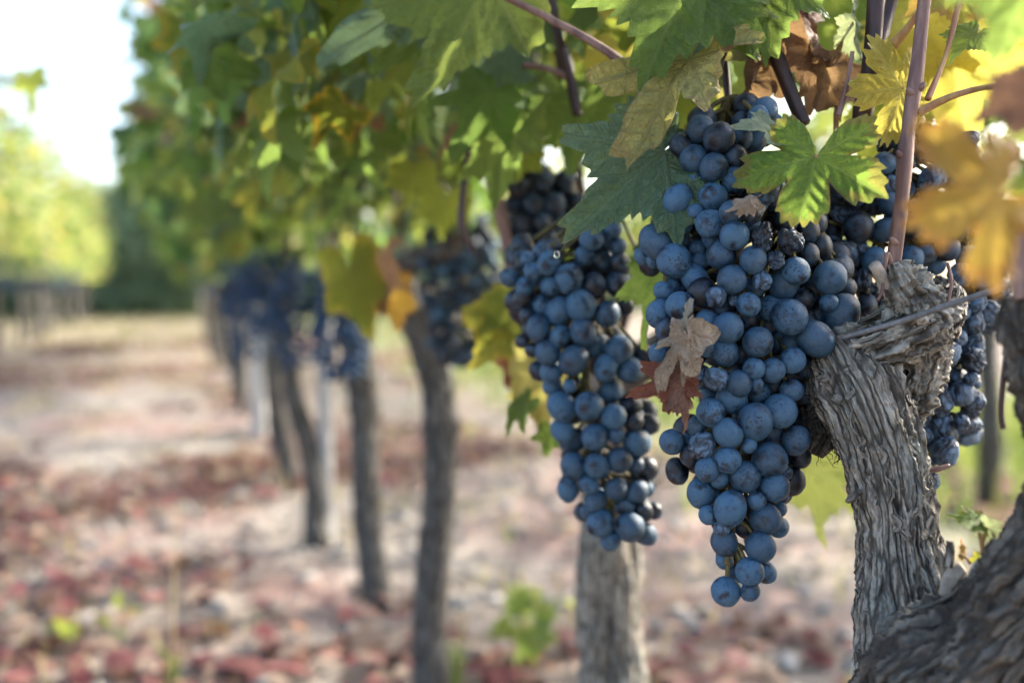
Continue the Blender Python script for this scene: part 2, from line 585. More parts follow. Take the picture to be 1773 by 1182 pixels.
def leaf_mesh(name, seed, mat, nA=64, nR=5, deep=.5, teeth=.13, lp=2.0, lw=1.0, nT=34, fold=.18, droop=.18, wave=.15, crumple=0.0, width=1.0, curl=0.0, close=.12, jit=.12, lobes=None):
    """a five-lobed vine leaf: origin where the stalk meets the blade, tip along +Y, upper side +Z, tip at distance 1"""
    rs = np.random.RandomState(seed)
    LB = lobes or LOBES
    th = np.sort(np.concatenate([np.linspace(-math.pi + close, math.pi - close, nA - 5), [l[0] + 1e-4 for l in LB]]))
    nA = len(th)
    base = (1 - deep) * np.clip((math.pi - np.abs(th)) / .9, .35, 1)
    v = base ** 8
    la = []
    for a, L, w in LB:
        a2 = a + (rs.rand() - .5) * jit * (a != 0)
        L2 = L * (1 + (rs.rand() - .5) * jit * (a != 0))
        la.append(a2)
        dd = np.abs(th - a2) / (w * lw)
        v = v + (L2 * np.exp(-dd ** lp) * (1 - .20 * np.minimum(1, dd) ** 1.2)) ** 8
    r = v ** (1 / 8)
    ph = th * nT / (2 * math.pi) + .35 * np.sin(th * 3 + seed) + rs.rand()
    tri = np.abs(2 * (ph - np.floor(ph)) - 1)
    big = np.abs(2 * ((ph / 2.7) - np.floor(ph / 2.7)) - 1)
    r = r * (1 - teeth * tri - .6 * teeth * big + .02 * np.sin(th * 9 + seed))
    s = np.linspace(0.03, 1, nR + 1) ** .85
    S, TH = np.meshgrid(s, th, indexing='ij')
    # teeth only grow near the rim, so inner rings stay smooth
    R = r[None] * S
    X, Y = R * np.sin(TH) * width, R * np.cos(TH)
    rr = np.sqrt(X * X + Y * Y)
    dth = np.min(np.abs(TH[..., None] - np.array(la)), axis=-1)
    A, B = R * np.cos(dth), R * np.sin(np.minimum(dth, 1.5))
    Z = fold * np.abs(X) * .9 - droop * rr ** 2 - .10 * np.exp(-(B / .06) ** 2) * rr * .5
    q = np.column_stack([X.ravel() * 1.6 + seed * 3.1, Y.ravel() * 1.6, np.zeros(X.size)])
    Z = Z + wave * fbm(q, 2).reshape(X.shape) * (.3 + rr) + wave * .35 * np.sin(TH * 7 + seed) * S ** 3
    Z = Z - .016 * np.cos(2 * math.pi * (A - .95 * B) / .17 - math.pi) * np.clip(B / .08, 0, 1) * np.clip((1 - S) * 6, 0, 1)
    p = np.column_stack([X.ravel(), Y.ravel(), Z.ravel()])
    if curl:
        ang = p[:, 0] * curl
        rad_ = 1 / curl
        p = np.column_stack([np.sin(ang) * rad_ * (1 - .1 * np.abs(ang)), p[:, 1], p[:, 2] + (1 - np.cos(ang)) * rad_])
    if crumple:
        q = p * 2.3 + seed * 1.7
        q2 = p * 5.5 + seed
        p = p + crumple * np.column_stack([perlin(q + 5), perlin(q + 40), 1.5 * perlin(q + 80)]) + crumple * .35 * np.column_stack([perlin(q2), perlin(q2 + 11), perlin(q2 + 23)])
    i = np.arange(nR)[:, None] * nA
    j = np.arange(nA - 1)[None]
    a = (i + j).ravel()
    f = np.column_stack([a + nA, a + nA + 1, a + 1, a]).tolist()
    f.append(list(range(nA)))
    return mesh(name, p, f, mat, attrs={'vein': np.column_stack([A.ravel(), B.ravel(), S.ravel()])})


def frame(j, t, roll, hint=None):
    """leaf matrix: origin j, tip at t, upper side towards hint turned by roll degrees about the midrib"""
    j, t = Vector(j), Vector(t)
    y = t - j
    L = y.length
    y.normalize()
    h = (hint if hint is not None else (Vector(cam.location) - j)).normalized()
    z = h - y * h.dot(y)
    if z.length < 1e-4:
        z = y.orthogonal()
    z.normalize()
    x = y.cross(z)
    a = rad(roll)
    z2 = z * math.cos(a) + x * math.sin(a)
    x2 = y.cross(z2)
    m = Matrix((x2, y, z2)).transposed().to_4x4()
    return Matrix.Translation(j) @ m @ Matrix.Scale(L, 4)


def stalk_mesh(p0, p1, r, mat=None, bend=.15, n=8):
    p0, p1 = Vector(p0), Vector(p1)
    d = p1 - p0
    mid = (p0 + p1) / 2 + Vector((0, 0, 1)) * d.length * bend
    return Tube([p0, mid, p1], [r, r * .8, r * .9], n, 6).mesh('stalk', mat or STALK)


def ico_verts(sub):
    bm_me = bpy.data.meshes.new('tmp')
    import bmesh
    bm = bmesh.new()
    bmesh.ops.create_icosphere(bm, subdivisions=sub, radius=1)
    bm.to_mesh(bm_me)
    bm.free()
    v = np.zeros(len(bm_me.vertices) * 3)
    bm_me.vertices.foreach_get('co', v)
    f = [tuple(p.vertices) for p in bm_me.polygons]
    bpy.data.meshes.remove(bm_me)
    return v.reshape(-1, 3), f


IV4, IF4 = ico_verts(5)
IV3, IF3 = ico_verts(4)
IV2, IF2 = ico_verts(2)


def grape_smooth(k, mat):
    v = IV3.copy()
    v *= np.array((1, 1, 1 + .07 * (k % 4)))
    v *= (1 + .06 * fbm(v * .9 + k * 7.7, 2))[:, None]
    dim = np.exp(-((v[:, 0] ** 2 + v[:, 1] ** 2) / .012)) * (v[:, 2] < 0)
    v[:, 2] += dim * .03
    return mesh('grape', v, IF3, mat)


def grape_wrinkled(k, mat, deep):
    v = IV4.copy()
    q = v * np.array((1.5, 1.5, .55)) + k * 9.1 + .25 * np.column_stack([perlin(v * 2 + k), perlin(v * 2 + k + 9), perlin(v * 2 + k + 19)])
    q2 = v * np.array((3.0, 3.0, 1.0)) + k * 5.3
    n1, n2 = np.abs(perlin(q)), np.abs(perlin(q2))
    c1 = np.clip(1 - n1 / .34, 0, 1) ** 1.3
    c2 = np.clip(1 - n2 / .30, 0, 1) ** 1.3
    big = perlin(v * .9 + k * 3.3)
    d = deep * (.95 * c1 + .35 * c2) - deep * 1.5 * big + deep * .6
    r = 1.0 - d
    v = v * r[:, None] * np.array((1, 1, 1.12))
    ridge = np.clip(1 - (c1 + .7 * c2), 0, 1)
    return mesh('grape', v, IF4, mat, attrs={'ridge': ridge})


G_S = [grape_smooth(k, G_BLUE) for k in range(6)]
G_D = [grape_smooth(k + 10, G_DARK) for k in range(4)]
G_W = [grape_wrinkled(k, G_DRY, .12) for k in range(6)]
G_R = [grape_wrinkled(k + 20, G_RAISIN, .24) for k in range(5)]


def rot_rand():
    return Matrix.Rotation(random.uniform(0, 6.28), 4, 'Z') @ Matrix.Rotation(random.uniform(-.9, .9), 4, 'X') @ Matrix.Rotation(random.uniform(-.9, .9), 4, 'Y') @ Matrix.Rotation(random.uniform(0, 6.28), 4, 'Z')


def cluster(label, grapes, Zc, bulge, fill, fill_kind='', group='blue-black grape bunches in the near row', axis=None, stem_top=None, fill_r=(17, 24)):
    """grapes: (px, py, r_px, flags) front first; those drawn later slide back until they no longer cut the ones before"""
    xs = np.array([g[0] for g in grapes])
    ys = np.array([g[1] for g in grapes])
    order = sorted(range(len(grapes)), key=lambda i: (0 if 'f' in grapes[i][3] else 2 if 'b' in grapes[i][3] else 1))
    placed = []

    def width_at(y):
        s = np.abs(ys - y) < 60
        if s.sum() < 2:
            s = np.argsort(np.abs(ys - y))[:4]
        return (xs[s].min() + xs[s].max()) / 2, max(40, (xs[s].max() - xs[s].min()) / 2 + 20)

    def put(x, y, rp, flags, zstart):
        z = zstart
        for _ in range(40):
            p = P(x, y, z)
            r = rp * z / F
            hit = 0
            for q, rq in placed:
                dd = (p - q).length
                ov = .86 * (r + rq) - dd
                if ov > 0:
                    hit = max(hit, ov)
            if hit < 3e-4:
                break
            z += max(hit * .5, 4e-4)
        placed.append((p, r))
        return p, r

    root = None
    items = []
    for i in order:
        x, y, rp, fl = grapes[i]
        rp *= 1.09 if rp < 25 else 1.0
        ax, w = width_at(y)
        u = min(1, abs(x - ax) / w)
        z0 = Zc - bulge * math.sqrt(max(0, 1 - u * u)) + (.012 if 'b' in fl else 0)
        items.append((*put(x, y, rp, fl, z0), fl))
    tries = 0
    nf = 0
    while nf < fill and tries < fill * 6:
        tries += 1
        i = random.randrange(len(grapes))
        x = xs[i] + random.gauss(0, 16)
        y = ys[i] + random.gauss(0, 16)
        ax, w = width_at(y)
        if abs(x - ax) > w - 24 or y > ys.max() - 45:
            continue
        rp = random.uniform(*fill_r)
        p, r = put(x, y, rp, '', Zc + random.uniform(-bulge * .3, bulge * .8))
        items.append((p, r, fill_kind))
        nf += 1
    top = max(items, key=lambda t: t[0].z)[0]
    bot = min(items, key=lambda t: t[0].z)[0]
    cen = sum((t[0] for t in items), Vector()) / len(items)
    base = Vector((bot.x, bot.y, bot.z))
    root = empty('grape_cluster', base, label, 'grapes', group)
    for p, r, fl in items:
        if 'r' in fl:
            me = random.choice(G_R)
        elif 'w' in fl:
            me = random.choice(G_W)
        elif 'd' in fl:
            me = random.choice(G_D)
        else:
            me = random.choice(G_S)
        sx = random.uniform(.92, 1.05)
        child('grape', me, root, Matrix.Translation(p) @ rot_rand() @ Matrix.Diagonal((r * sx, r, r * 1.01, 1)))
    # stem: rachis through the middle plus a short stalk to each grape
    st = stem_top if stem_top is not None else top + Vector((0, 0, .03))
    ys_ = [bot + Vector((0, 0, .012)), cen * .5 + bot * .5, cen, Vector(st)]
    tb = Tube(ys_, [.0012, .002, .0025, .003], 24, 8)
    V, Fc = [tb.v], list(tb.f)
    n = len(tb.v)
    for p, r, fl in items:
        d = np.linalg.norm(tb.c - np.array(p), axis=1)
        k = int(np.argmin(d))
        k = min(23, k + 2)
        if d[k] < r * 1.1:
            continue
        t2 = Tube([Vector(tb.c[k]), (Vector(tb.c[k]) + p) / 2 + Vector((0, 0, .003)), p], [.0013, .001, .0012], 5, 5, caps=False)
        V.append(t2.v)
        Fc += [[a + n for a in f] for f in t2.f]
        n += len(t2.v)
    child('stem', mesh('stem', np.vstack(V), Fc, RACHIS), root)
    return root


# ------------------------------------------------------------------ the setting
def mat_ground():
    m = N('vineyard_soil')
    tc = m.n('NewGeometry').outputs['Position']
    n1 = m.noise(tc, 1.3, 5, .6)
    n2 = m.noise(tc, 9.0, 5, .65)
    n3 = m.noise(tc, 60.0, 4, .65)
    col = m.mix(m.ramp(n2, .35, .65), (.185, .160, .135), (.27, .243, .212))
    col = m.mix(m.ramp(n1, .45, .62), col, (.205, .135, .118))
    col = m.mix(m.math('MULTIPLY', m.ramp(n3, .55, .35), .5), col, (.17, .13, .105))
    sp = m.n('SeparateXYZ')
    m.set(sp.inputs[0], tc)
    far = m.math('ADD', sp.outputs[1], m.math('MULTIPLY', n1, 5.0))
    col = m.mix(m.math('MULTIPLY', m.ramp(far, 9.0, 15.0), .8), col, (.185, .155, .115))
    right = m.math('ADD', sp.outputs[0], m.math('MULTIPLY', n1, 1.6))
    rg = m.math('MULTIPLY', m.ramp(right, 2.3, 3.2), m.ramp(sp.outputs[0], 5.5, 4.0))
    col = m.mix(m.math('MULTIPLY', rg, .75), col, (.13, .17, .05))
    h = m.math('ADD', m.math('MULTIPLY', n2, 1.0), m.math('MULTIPLY', n3, .3))
    return m.done(m.pbr(col, .95, m.bump(h, .6, .03), .1))


SOIL = mat_ground()
gn = 140
gx = np.sign(np.linspace(-1, 1, gn)) * np.abs(np.linspace(-1, 1, gn)) ** 2.6 * 150 + .3
gy = np.sign(np.linspace(-1, 1, gn)) * np.abs(np.linspace(-1, 1, gn)) ** 2.6 * 150 + 3.0
GX, GY = np.meshgrid(gx, gy)
q = np.column_stack([GX.ravel() * .9, GY.ravel() * .9, np.zeros(GX.size)])
GZ = (.035 * fbm(q, 3)) * (np.abs(GX.ravel()) < 30) - .01
gi = np.arange(gn - 1)[:, None] * gn + np.arange(gn - 1)[None]
gi = gi.ravel()
obj('ground', mesh('ground', np.column_stack([GX.ravel(), GY.ravel(), GZ]), np.column_stack([gi, gi + 1, gi + gn + 1, gi + gn]).tolist(), SOIL), kind='structure')


def mat_vcol(name, rough=.8, trans=0.0):
    m = N(name)
    c = m.n('Attribute', attribute_name='tint').outputs['Vector']
    tc = m.n('TexCoord').outputs['Object']
    n = m.noise(tc, 40, 4, .6)
    col = m.mix(m.math('MULTIPLY', m.ramp(n, .3, .7), .35), c, m.mix(1.0, c, (.5, .5, .5), 'MULTIPLY'))
    pb = m.pbr(col, rough, None, .25)
    if not trans:
        return m.done(pb)
    tr = m.n('BsdfTranslucent')
    g = m.n('Gamma')
    m.set(g.inputs[0], m.mix(1.0, c, (1.0, 1.0, .5), 'MULTIPLY'))
    g.inputs[1].default_value = .75
    m.set(tr.inputs[0], g.outputs[0])
    mx = m.n('MixShader')
    mx.inputs[0].default_value = trans
    m.t.links.new(pb, mx.inputs[1])
    m.t.links.new(tr.outputs[0], mx.inputs[2])
    return m.done(mx.outputs[0])


VC_LITTER = mat_vcol('litter_leaf', .75, .15)
VC_STONE = mat_vcol('pebble', .9)
VC_GRASS = mat_vcol('grass_blade', .6, .35)
VC_LEAF = mat_vcol('far_leaf', .5, .45)

LEAF_OUT = np.array([(0, 0), (.42, -.22), (.46, .05), (.80, .28), (.48, .40), (.52, .72), (.2, .66), (0, 1.0), (-.2, .66), (-.52, .72), (-.48, .40), (-.80, .28), (-.46, .05), (-.42, -.22)])


def flat_leaves(name, mats4, tints, mat, bend=.35):
    """many small lobed leaves joined into one mesh; mats4: list of (origin, x, y, z axes scaled)"""
    V, Fs, T = [], [], []
    n = 0
    k = len(LEAF_OUT)
    for (o, x, y, z), t in zip(mats4, tints):
        c = .35
        zz = -bend * ((LEAF_OUT[:, 0]) ** 2 + (LEAF_OUT[:, 1] - .3) ** 2) + random.uniform(-.1, .1) * LEAF_OUT[:, 0]
        pts = o + LEAF_OUT[:, 0:1] * x + LEAF_OUT[:, 1:2] * y + zz[:, None] * z
        V.append(np.vstack([pts, o + .28 * y]))
        Fs += [(n + i, n + (i + 1) % k, n + k) for i in range(k)]
        n += k + 1
        T.append(np.repeat(np.array(t)[None], k + 1, 0))
    return mesh(name, np.vstack(V), Fs, mat, attrs={'tint': np.vstack(T)})


def axes(size, normal, spin):
    n = Vector(normal).normalized()
    x = n.orthogonal().normalized()
    x = Matrix.Rotation(spin, 3, n) @ x
    y = n.cross(x)
    return np.array(x) * size, np.array(y) * size, np.array(n) * size


# fallen leaves, in drifts, thick near the row line and across the alley
L_, T_ = [], []
reds = [(.19, .055, .055), (.25, .09, .085), (.15, .055, .05), (.30, .16, .13), (.26, .14, .09), (.33, .23, .17), (.20, .07, .075), (.30, .22, .17)]
NC = 150000
cy_ = np.where(rng.random(NC) < .75, rng.uniform(.5, 15, NC), rng.uniform(.5, 4, NC))
cx_ = rng.uniform(-4.8, 3.2, NC)
dens = perlin(np.column_stack([cx_ * 1.1 + 4, cy_ * .75, cy_ * 0 + 1.5])) + .5 * perlin(np.column_stack([cx_ * 3.1, cy_ * 2.6, cy_ * 0 + 7.5])) + .10 * (np.abs(cy_ - 5.5) < 3.5)
keep = np.nonzero(dens > rng.uniform(.0, .34, NC))[0][:19000]
for i in keep:
    s = random.uniform(.024, .050)
    x, y, z = axes(s, (random.gauss(0, .3), random.gauss(0, .3), 1), random.uniform(0, 6.28))
    L_.append((np.array((cx_[i], cy_[i], random.uniform(.008, .03))), x, y, z))
    c = random.choice(reds)
    k = random.uniform(.45, .85)
    T_.append(tuple(v * k for v in c))
obj('leaf_litter', flat_leaves('leaf_litter', L_, T_, VC_LITTER, .25), label='red and brown fallen vine leaves strewn over the soil', cat='fallen leaves', kind='stuff')

# pebbles and clods
V, Fs, T = [], [], []
n = 0
for i in range(5200):
    near = random.random() < .6
    Y = random.uniform(.6, 4.0) if near else random.uniform(4, 13)
    X = random.uniform(-2.0, 2.4) if near else random.uniform(-4, 3.5)
    s = abs(random.gauss(0, .009)) + .004
    s = min(s, .022)
    a = np.array([(1, 0, 0), (-1, 0, 0), (0, 1, 0), (0, -1, 0), (0, 0, 1), (0, 0, -1), (.62, .62, .45), (-.62, .6, .4), (.6, -.62, .42), (-.6, -.62, .45)], dtype=float)
    a = a * (s * np.array((random.uniform(.7, 1.4), random.uniform(.7, 1.4), random.uniform(.45, .8)))) * rng.uniform(.8, 1.2, (10, 1))
    V.append(a + np.array((X, Y, s * .3)))
    Fs += [tuple(n + q for q in f) for f in ((4, 6, 7), (4, 7, 9), (4, 9, 8), (4, 8, 6), (6, 0, 2), (6, 2, 7), (7, 2, 1), (7, 1, 9), (9, 1, 3), (9, 3, 8), (8, 3, 0), (8, 0, 6), (0, 5, 2), (2, 5, 1), (1, 5, 3), (3, 5, 0))]
    n += 10
    g = random.uniform(.18, .36)
    T.append(np.repeat(np.array([(g, g * .93, g * .86)]), 10, 0))
obj('gravel', mesh('gravel', np.vstack(V), Fs, VC_STONE, attrs={'tint': np.vstack(T)}), label='pale pebbles and clods scattered on the vineyard soil', cat='gravel', kind='stuff')


def grass_mesh(name, spots, cols, h0, h1, w=.004):
    V, Fs, T = [], [], []
    n = 0
    for (X, Y) in spots:
        h = random.uniform(h0, h1)
        a = random.uniform(0, 6.28)
        lean = random.uniform(.1, .6) * h
        dx, dy = math.cos(a), math.sin(a)
        px_, py_ = -dy * w * random.uniform(.6, 1.4), dx * w * random.uniform(.6, 1.4)
        for k, t in enumerate((0, .5, 1)):
            c = (X + dx * lean * t * t, Y + dy * lean * t * t, h * t * (1 - .15 * t))
            ww = (1, .75, .08)[k]
            V.append((c[0] + px_ * ww, c[1] + py_ * ww, c[2]))
            V.append((c[0] - px_ * ww, c[1] - py_ * ww, c[2]))
        Fs += [(n, n + 1, n + 3, n + 2), (n + 2, n + 3, n + 5, n + 4)]
        n += 6
        c = random.choice(cols)
        k = random.uniform(.7, 1.3)
        T += [tuple(v * k for v in c)] * 6
    return mesh(name, V, Fs, VC_GRASS, attrs={'tint': T})


GREENS = [(.10, .17, .035), (.15, .20, .05), (.22, .22, .08), (.08, .14, .035)]
STRAW = [(.34, .27, .16), (.30, .24, .15), (.38, .31, .2)]
sp = [(random.uniform(-7, 4), random.uniform(11, 24)) for _ in range(4500)]
obj('grass', grass_mesh('grass', sp, [(.16, .15, .07), (.20, .17, .10), (.12, .14, .05)], .05, .16, .010), label='green and straw grass strip across the far end of the alley', cat='grass', kind='stuff')
sp = [(random.gauss(3.4, .75), random.uniform(1.2, 8)) for _ in range(8000)]
obj('grass', grass_mesh('grass', sp, GREENS, .05, .24, .006), label='green grass growing in the next alley behind the trunk', cat='grass', kind='stuff')
sp = []
for _ in range(600):
    cx, cy = random.uniform(-3.5, 2.4), random.uniform(1.0, 10)
    sp += [(cx + random.gauss(0, .06), cy + random.gauss(0, .06)) for _ in range(18)]
obj('straw', grass_mesh('straw', sp, STRAW, .01, .07, .003), label='dry straw blades lying between the pebbles', cat='straw', kind='stuff')


# ------------------------------------------------------------------ vines of the near row
ROWX = 0.35
CANOPY = {k: [leaf_mesh('leaf', 100 + i * 7 + 0, LM[k], 46, 4, deep=.40 + .05 * i, nT=24, fold=random.uniform(-.1, .35), droop=random.uniform(.1, .5), wave=.16) for i in range(3)]
          for k in ('green', 'blue', 'olive', 'lime', 'yellow', 'gold', 'brown', 'orange')}
MIXW = [('green', 36), ('blue', 27), ('olive', 20), ('lime', 12), ('gold', 6), ('yellow', 3), ('brown', 2), ('orange', 1)]
MIXK, MIXP = [a for a, b in MIXW], [b for a, b in MIXW]
TINT = {'green': (.07, .145, .022), 'blue': (.075, .15, .07), 'olive': (.14, .21, .035), 'lime': (.21, .26, .075), 'yellow': (.34, .31, .11), 'gold': (.21, .24, .07), 'brown': (.18, .08, .05), 'orange': (.45, .24, .03)}


def leaf_pose(c, out, size):
    """canopy leaf: hangs with its tip down and its face turned out of the row"""
    nrm = Vector((out * random.uniform(.2, 1.0) + random.gauss(0, .45), random.gauss(0, .55), random.uniform(.0, .9)))
    nrm.normalize()
    down = Vector((random.gauss(0, .35), random.gauss(0, .35), -1))
    y = down - nrm * down.dot(nrm)
    y.normalize()
    x = y.cross(nrm)
    m = Matrix((x, y, nrm)).transposed().to_4x4()
    return Matrix.Translation(Vector(c) - y * size * .4) @ m @ Matrix.Scale(size, 4)


def far_crown(xc, yc, half_x, half_y, z0, z1, n, bias, bright=1.0, size=(.05, .085), lime=0, chk=None):
    ml, tl = [], []
    ks, ps = MIXK, list(MIXP)
    if lime:
        ps = [14, 4, 26, 26, 12, 18, 1, 2]
    for _ in range(n):
        for _t in range(5):
            u = random.uniform(-1, 1)
            z = z0 + (z1 - z0) * random.random()
            t = (z - z0) / (z1 - z0)
            wx = half_x * (.75 + .35 * math.sin(t * 3.0)) * (1 + .25 * math.sin(yc * 7 + z * 9))
            X = xc + wx * (u if random.random() > bias else -1 + .5 * random.random())
            Y = yc + random.uniform(-half_y, half_y) * 1.15
            if lime and random.random() < .10:
                kq = random.randrange(4)
                X, Y, z = xc + (kq - 1.5) * .22 + random.gauss(0, .04), yc + math.sin(kq * 5 + yc) * half_y, z1 + random.uniform(-.1, .42)
                break
            z = z0 + (z - z0) * (.86 + .2 * math.sin(Y * 5.1 + X * 3) + .1 * math.sin(Y * 13.7))
            if float(perlin(np.array([[X * 4, Y * 4, z * 4]]))[0]) > -.28:
                break
        s = random.uniform(*size)
        if chk is not None and chk((X, Y, z), s) is False:
            continue
        m = leaf_pose((X, Y, z), -1 if X < xc else 1, s)
        ml.append((np.array(m.translation), np.array(m.col[0][:3]), np.array(m.col[1][:3]), np.array(m.col[2][:3])))
        k = random.choices(ks, ps)[0]
        b = random.uniform(.7, 1.25) * bright
        tl.append(tuple(min(.8, v * b) for v in TINT[k]))
    return flat_leaves('foliage', ml, tl, VC_LEAF)


ORD = ['first', 'second', 'third', 'fourth', 'fifth', 'sixth', 'seventh', 'eighth', 'ninth', 'tenth', 'eleventh', 'twelfth', 'thirteenth', 'fourteenth', 'fifteenth', 'sixteenth', 'seventeenth', 'eighteenth', 'nineteenth', 'twentieth']


def make_trunk(root, pts, rr, n_len=60, n_ang=40, amp=.004, mat=None, name='trunk'):
    tb = Tube(pts, rr, n_len, n_ang, amp=amp, freq=2.2, seed=random.uniform(0, 50), lump=.18)
    return child(name, tb.mesh(name, mat or BARK_FAR), root), tb


def canes(root, base, n, h, spread, r=.004):
    for i in range(n):
        d = Vector((random.gauss(0, spread), random.gauss(0, spread), 0))
        p0 = Vector(base)
        p1 = p0 + d * .4 + Vector((0, 0, h * .45))
        p2 = p0 + d + Vector((0, 0, h))
        child('cane', Tube([p0, p1, p2], [r, r * .9, r * .6], 14, 8).mesh('cane', CANE_DK), root)


# trunks that show singly: (label, base pixel, control pixels, depth)
near_vines = [
    ('grapevine whose thick grey trunk stands behind the blurred front bunch', .88,
     [(1068, 1330, 70), (1066, 1240, 58), (1060, 1160, 52), (1054, 1060, 49), (1054, 950, 48), (1060, 820, 46), (1068, 700, 52), (1060, 620, 40)]),
    ('grapevine with slim bent trunk beside the hanging green and yellow leaf', 1.49,
     [(748, 1280, 34), (746, 1200, 29), (744, 1080, 26), (752, 960, 26), (762, 840, 25), (764, 740, 26), (755, 650, 26), (728, 570, 29), (712, 505, 32)]),
    ('grapevine with straight dark trunk and flared foot below the gold leaf', 2.07,
     [(672, 1062, 30), (655, 1030, 25), (642, 960, 21), (634, 860, 22), (632, 760, 22), (628, 670, 25), (618, 600, 27), (610, 540, 24)]),
    ('grapevine with dark leaning trunk next to the pale grey post', 2.57,
     [(548, 945, 21), (545, 900, 17), (546, 830, 16), (530, 760, 15), (510, 690, 15), (498, 620, 17), (492, 560, 18)]),
]
vines = []
for lab, Z, ctl in near_vines:
    pts = [P(x, y, Z) for x, y, r in ctl]
    rr = [r * Z / F for x, y, r in ctl]
    base = Vector((pts[0].x, pts[0].y, 0))
    root = empty('grapevine', base, lab, 'grapevine', 'grapevines of the near row')
    if pts[0].z > .0:
        pts = [Vector((pts[0].x, pts[0].y, -.03))] + pts
        rr = [rr[0] * 1.15] + rr
    make_trunk(root, pts, rr, 110, 64, .0055, BARK_FAR if Z > 1 else BARK)
    top = pts[-1]
    # two short arms along the row and canes from the head
    for s in (-1, 1):
        p1 = top + Vector((random.uniform(-.04, .04), s * .10, .03))
        p2 = top + Vector((random.uniform(-.05, .05), s * .24, .06))
        make_trunk(root, [top - Vector((0, 0, .02)), p1, p2], [rr[-1] * .9, rr[-1] * .7, rr[-1] * .4], 20, 18, .003, BARK_FAR, 'arm')
        canes(root, p2, 2, .9, .14)
    canes(root, top, 2, .9, .15)
    vines.append((root, top, Z))

# canopy leaves: one object each on the vines where single leaves can be told apart
SKYGAP = [(1010, 38, 26), (925, 130, 18), (1290, 110, 22)]


def leaf_ok(c, size):
    x, y, Z = proj(c)
    if Z < .62:
        return False
    hs = size * F / Z
    if x < 285 + hs * .35 and y < 330:
        return False
    if x < 330 and y > 290:
        return False
    if not (-hs < x < 1773 + hs and y > -hs):
        return None
    lim = 330 if Z < 1.15 else 420
    if Z > 1.9:
        lim = 455
    if x > 1000:
        lim = min(lim, 190)
    elif x > 840:
        lim = min(lim, 260)
    if y + hs * .45 > lim:
        return False
    return True


count = 0
for root, top, Z in vines:
    made = 0
    tries = 0
    upper = []
    cap = {0: 290, 1: 295, 2: 295, 3: 270}[[v[0] for v in vines].index(root)]
    yc = top.y
    while made < cap and tries < 9000:
        tries += 1
        z = random.uniform(.70, 1.55)
        Y = yc + random.uniform(-.34, .34)
        X = random.uniform(-.05, .16) if random.random() < .5 else random.uniform(.05, .85)
        size = random.uniform(.032, .056)
        ok = leaf_ok((X, Y, z), size)
        if ok is None:
            if len(upper) < 120:
                upper.append((X, Y, z, size))
            continue
        if not ok:
            continue
        k = random.choices(MIXK, MIXP)[0]
        child('leaf', random.choice(CANOPY[k]), root, leaf_pose((X, Y, z), -1 if X < ROWX else 1, size))
        made += 1
    # the top of the canopy, above what the photograph shows
    child('foliage', far_crown(ROWX + .05, yc, .40, .34, 1.25, 2.0, 170, .3), root, kind='stuff')
    child('foliage', far_crown(ROWX + .12, yc, .36, .34, .80, 1.45, 420, .1, 1.0, (.035, .06), 0, leaf_ok), root, kind='stuff')

# farther vines of the same row: their leaves run together
Yk = 3.35
i = 4
while Yk < 13.0:
    X = ROWX + random.gauss(0, .025)
    root = empty('grapevine', (X, Yk, 0), f'{ORD[i]} grapevine down the near row, counted from the front bunch', 'grapevine', 'grapevines of the near row')
    l = random.gauss(0, .05)
    make_trunk(root, [(X, Yk, -.03), (X + l * .4, Yk, .15), (X + l, Yk + l, .38), (X + l * .6, Yk, .6), (X, Yk, .72)], [.032, .025, .023, .026, .022], 40, 24, .004)
    child('foliage', far_crown(ROWX, Yk, .42, .42, .74, 2.0, 620, .45), root, kind='stuff')
    Yk += random.uniform(.62, .78)
    i += 1

# two grey posts in the row
for px, ytop, base_y, w, lab in ((566, 470, 932, 12.5, 'pale grey wooden post beside the dark leaning trunk'), (449, 470, 752, 13, 'pale grey post farther down the row beside blurred bunches')):
    g = ground_at(px, base_y)
    Z = proj(g)[2]
    r = w * Z / F
    t = Tube([g + Vector((0, 0, -.05)), g + Vector((0, 0, .5)), g + Vector((.01, .01, 1.25))], [r, r * .98, r * .95], 30, 20, amp=.0015, freq=1.5, seed=px)
    o = obj('vine_post', t.mesh('vine_post', POST), label=lab, cat='post', group='posts of the near row')

# ------------------------------------------------------------------ next rows and hedge
i = 0
Y = 9.3
while Y < 23:
    X = -1.85 + random.gauss(0, .04)
    root = empty('grapevine', (X, Y, 0), f'{ORD[i]} sunlit yellow-green vine along the left row, counted from the near end', 'grapevine', 'vines of the sunlit left row')
    l = random.gauss(0, .06)
    make_trunk(root, [(X, Y, -.03), (X + l, Y, .3), (X + l * .5, Y + l, .55), (X, Y, .8)], [.04, .032, .03, .026], 24, 16, .004)
    child('foliage', far_crown(X, Y, .45, .52, .78, 2.25, 520, .2, 0.95, (.055, .09), 1), root, kind='stuff')
    Y += random.uniform(.9, 1.05)
    i += 1
i = 0
Y = .9
while Y < 9:
    X = 2.55 + random.gauss(0, .04)
    if i == 2:
        g = ground_at(1712, 872)
        X, Y = g.x, g.y
    root = empty('grapevine', (X, Y, 0), f'{ORD[i]} vine of the right-hand row behind the front vine, counted from near', 'grapevine', 'vines of the row behind the front vine')
    l = random.gauss(-.03, .04)
    make_trunk(root, [(X, Y, -.03), (X + l, Y + l, .25), (X + l * .3, Y, .5), (X, Y, .75)], [.036, .03, .028, .026], 30, 20, .004)
    child('foliage', far_crown(X, Y, .40, .5, .80, 1.55, 300, .2, 1.0, (.055, .085), 1), root, kind='stuff')
    Y += random.uniform(.9, 1.1)
    i += 1


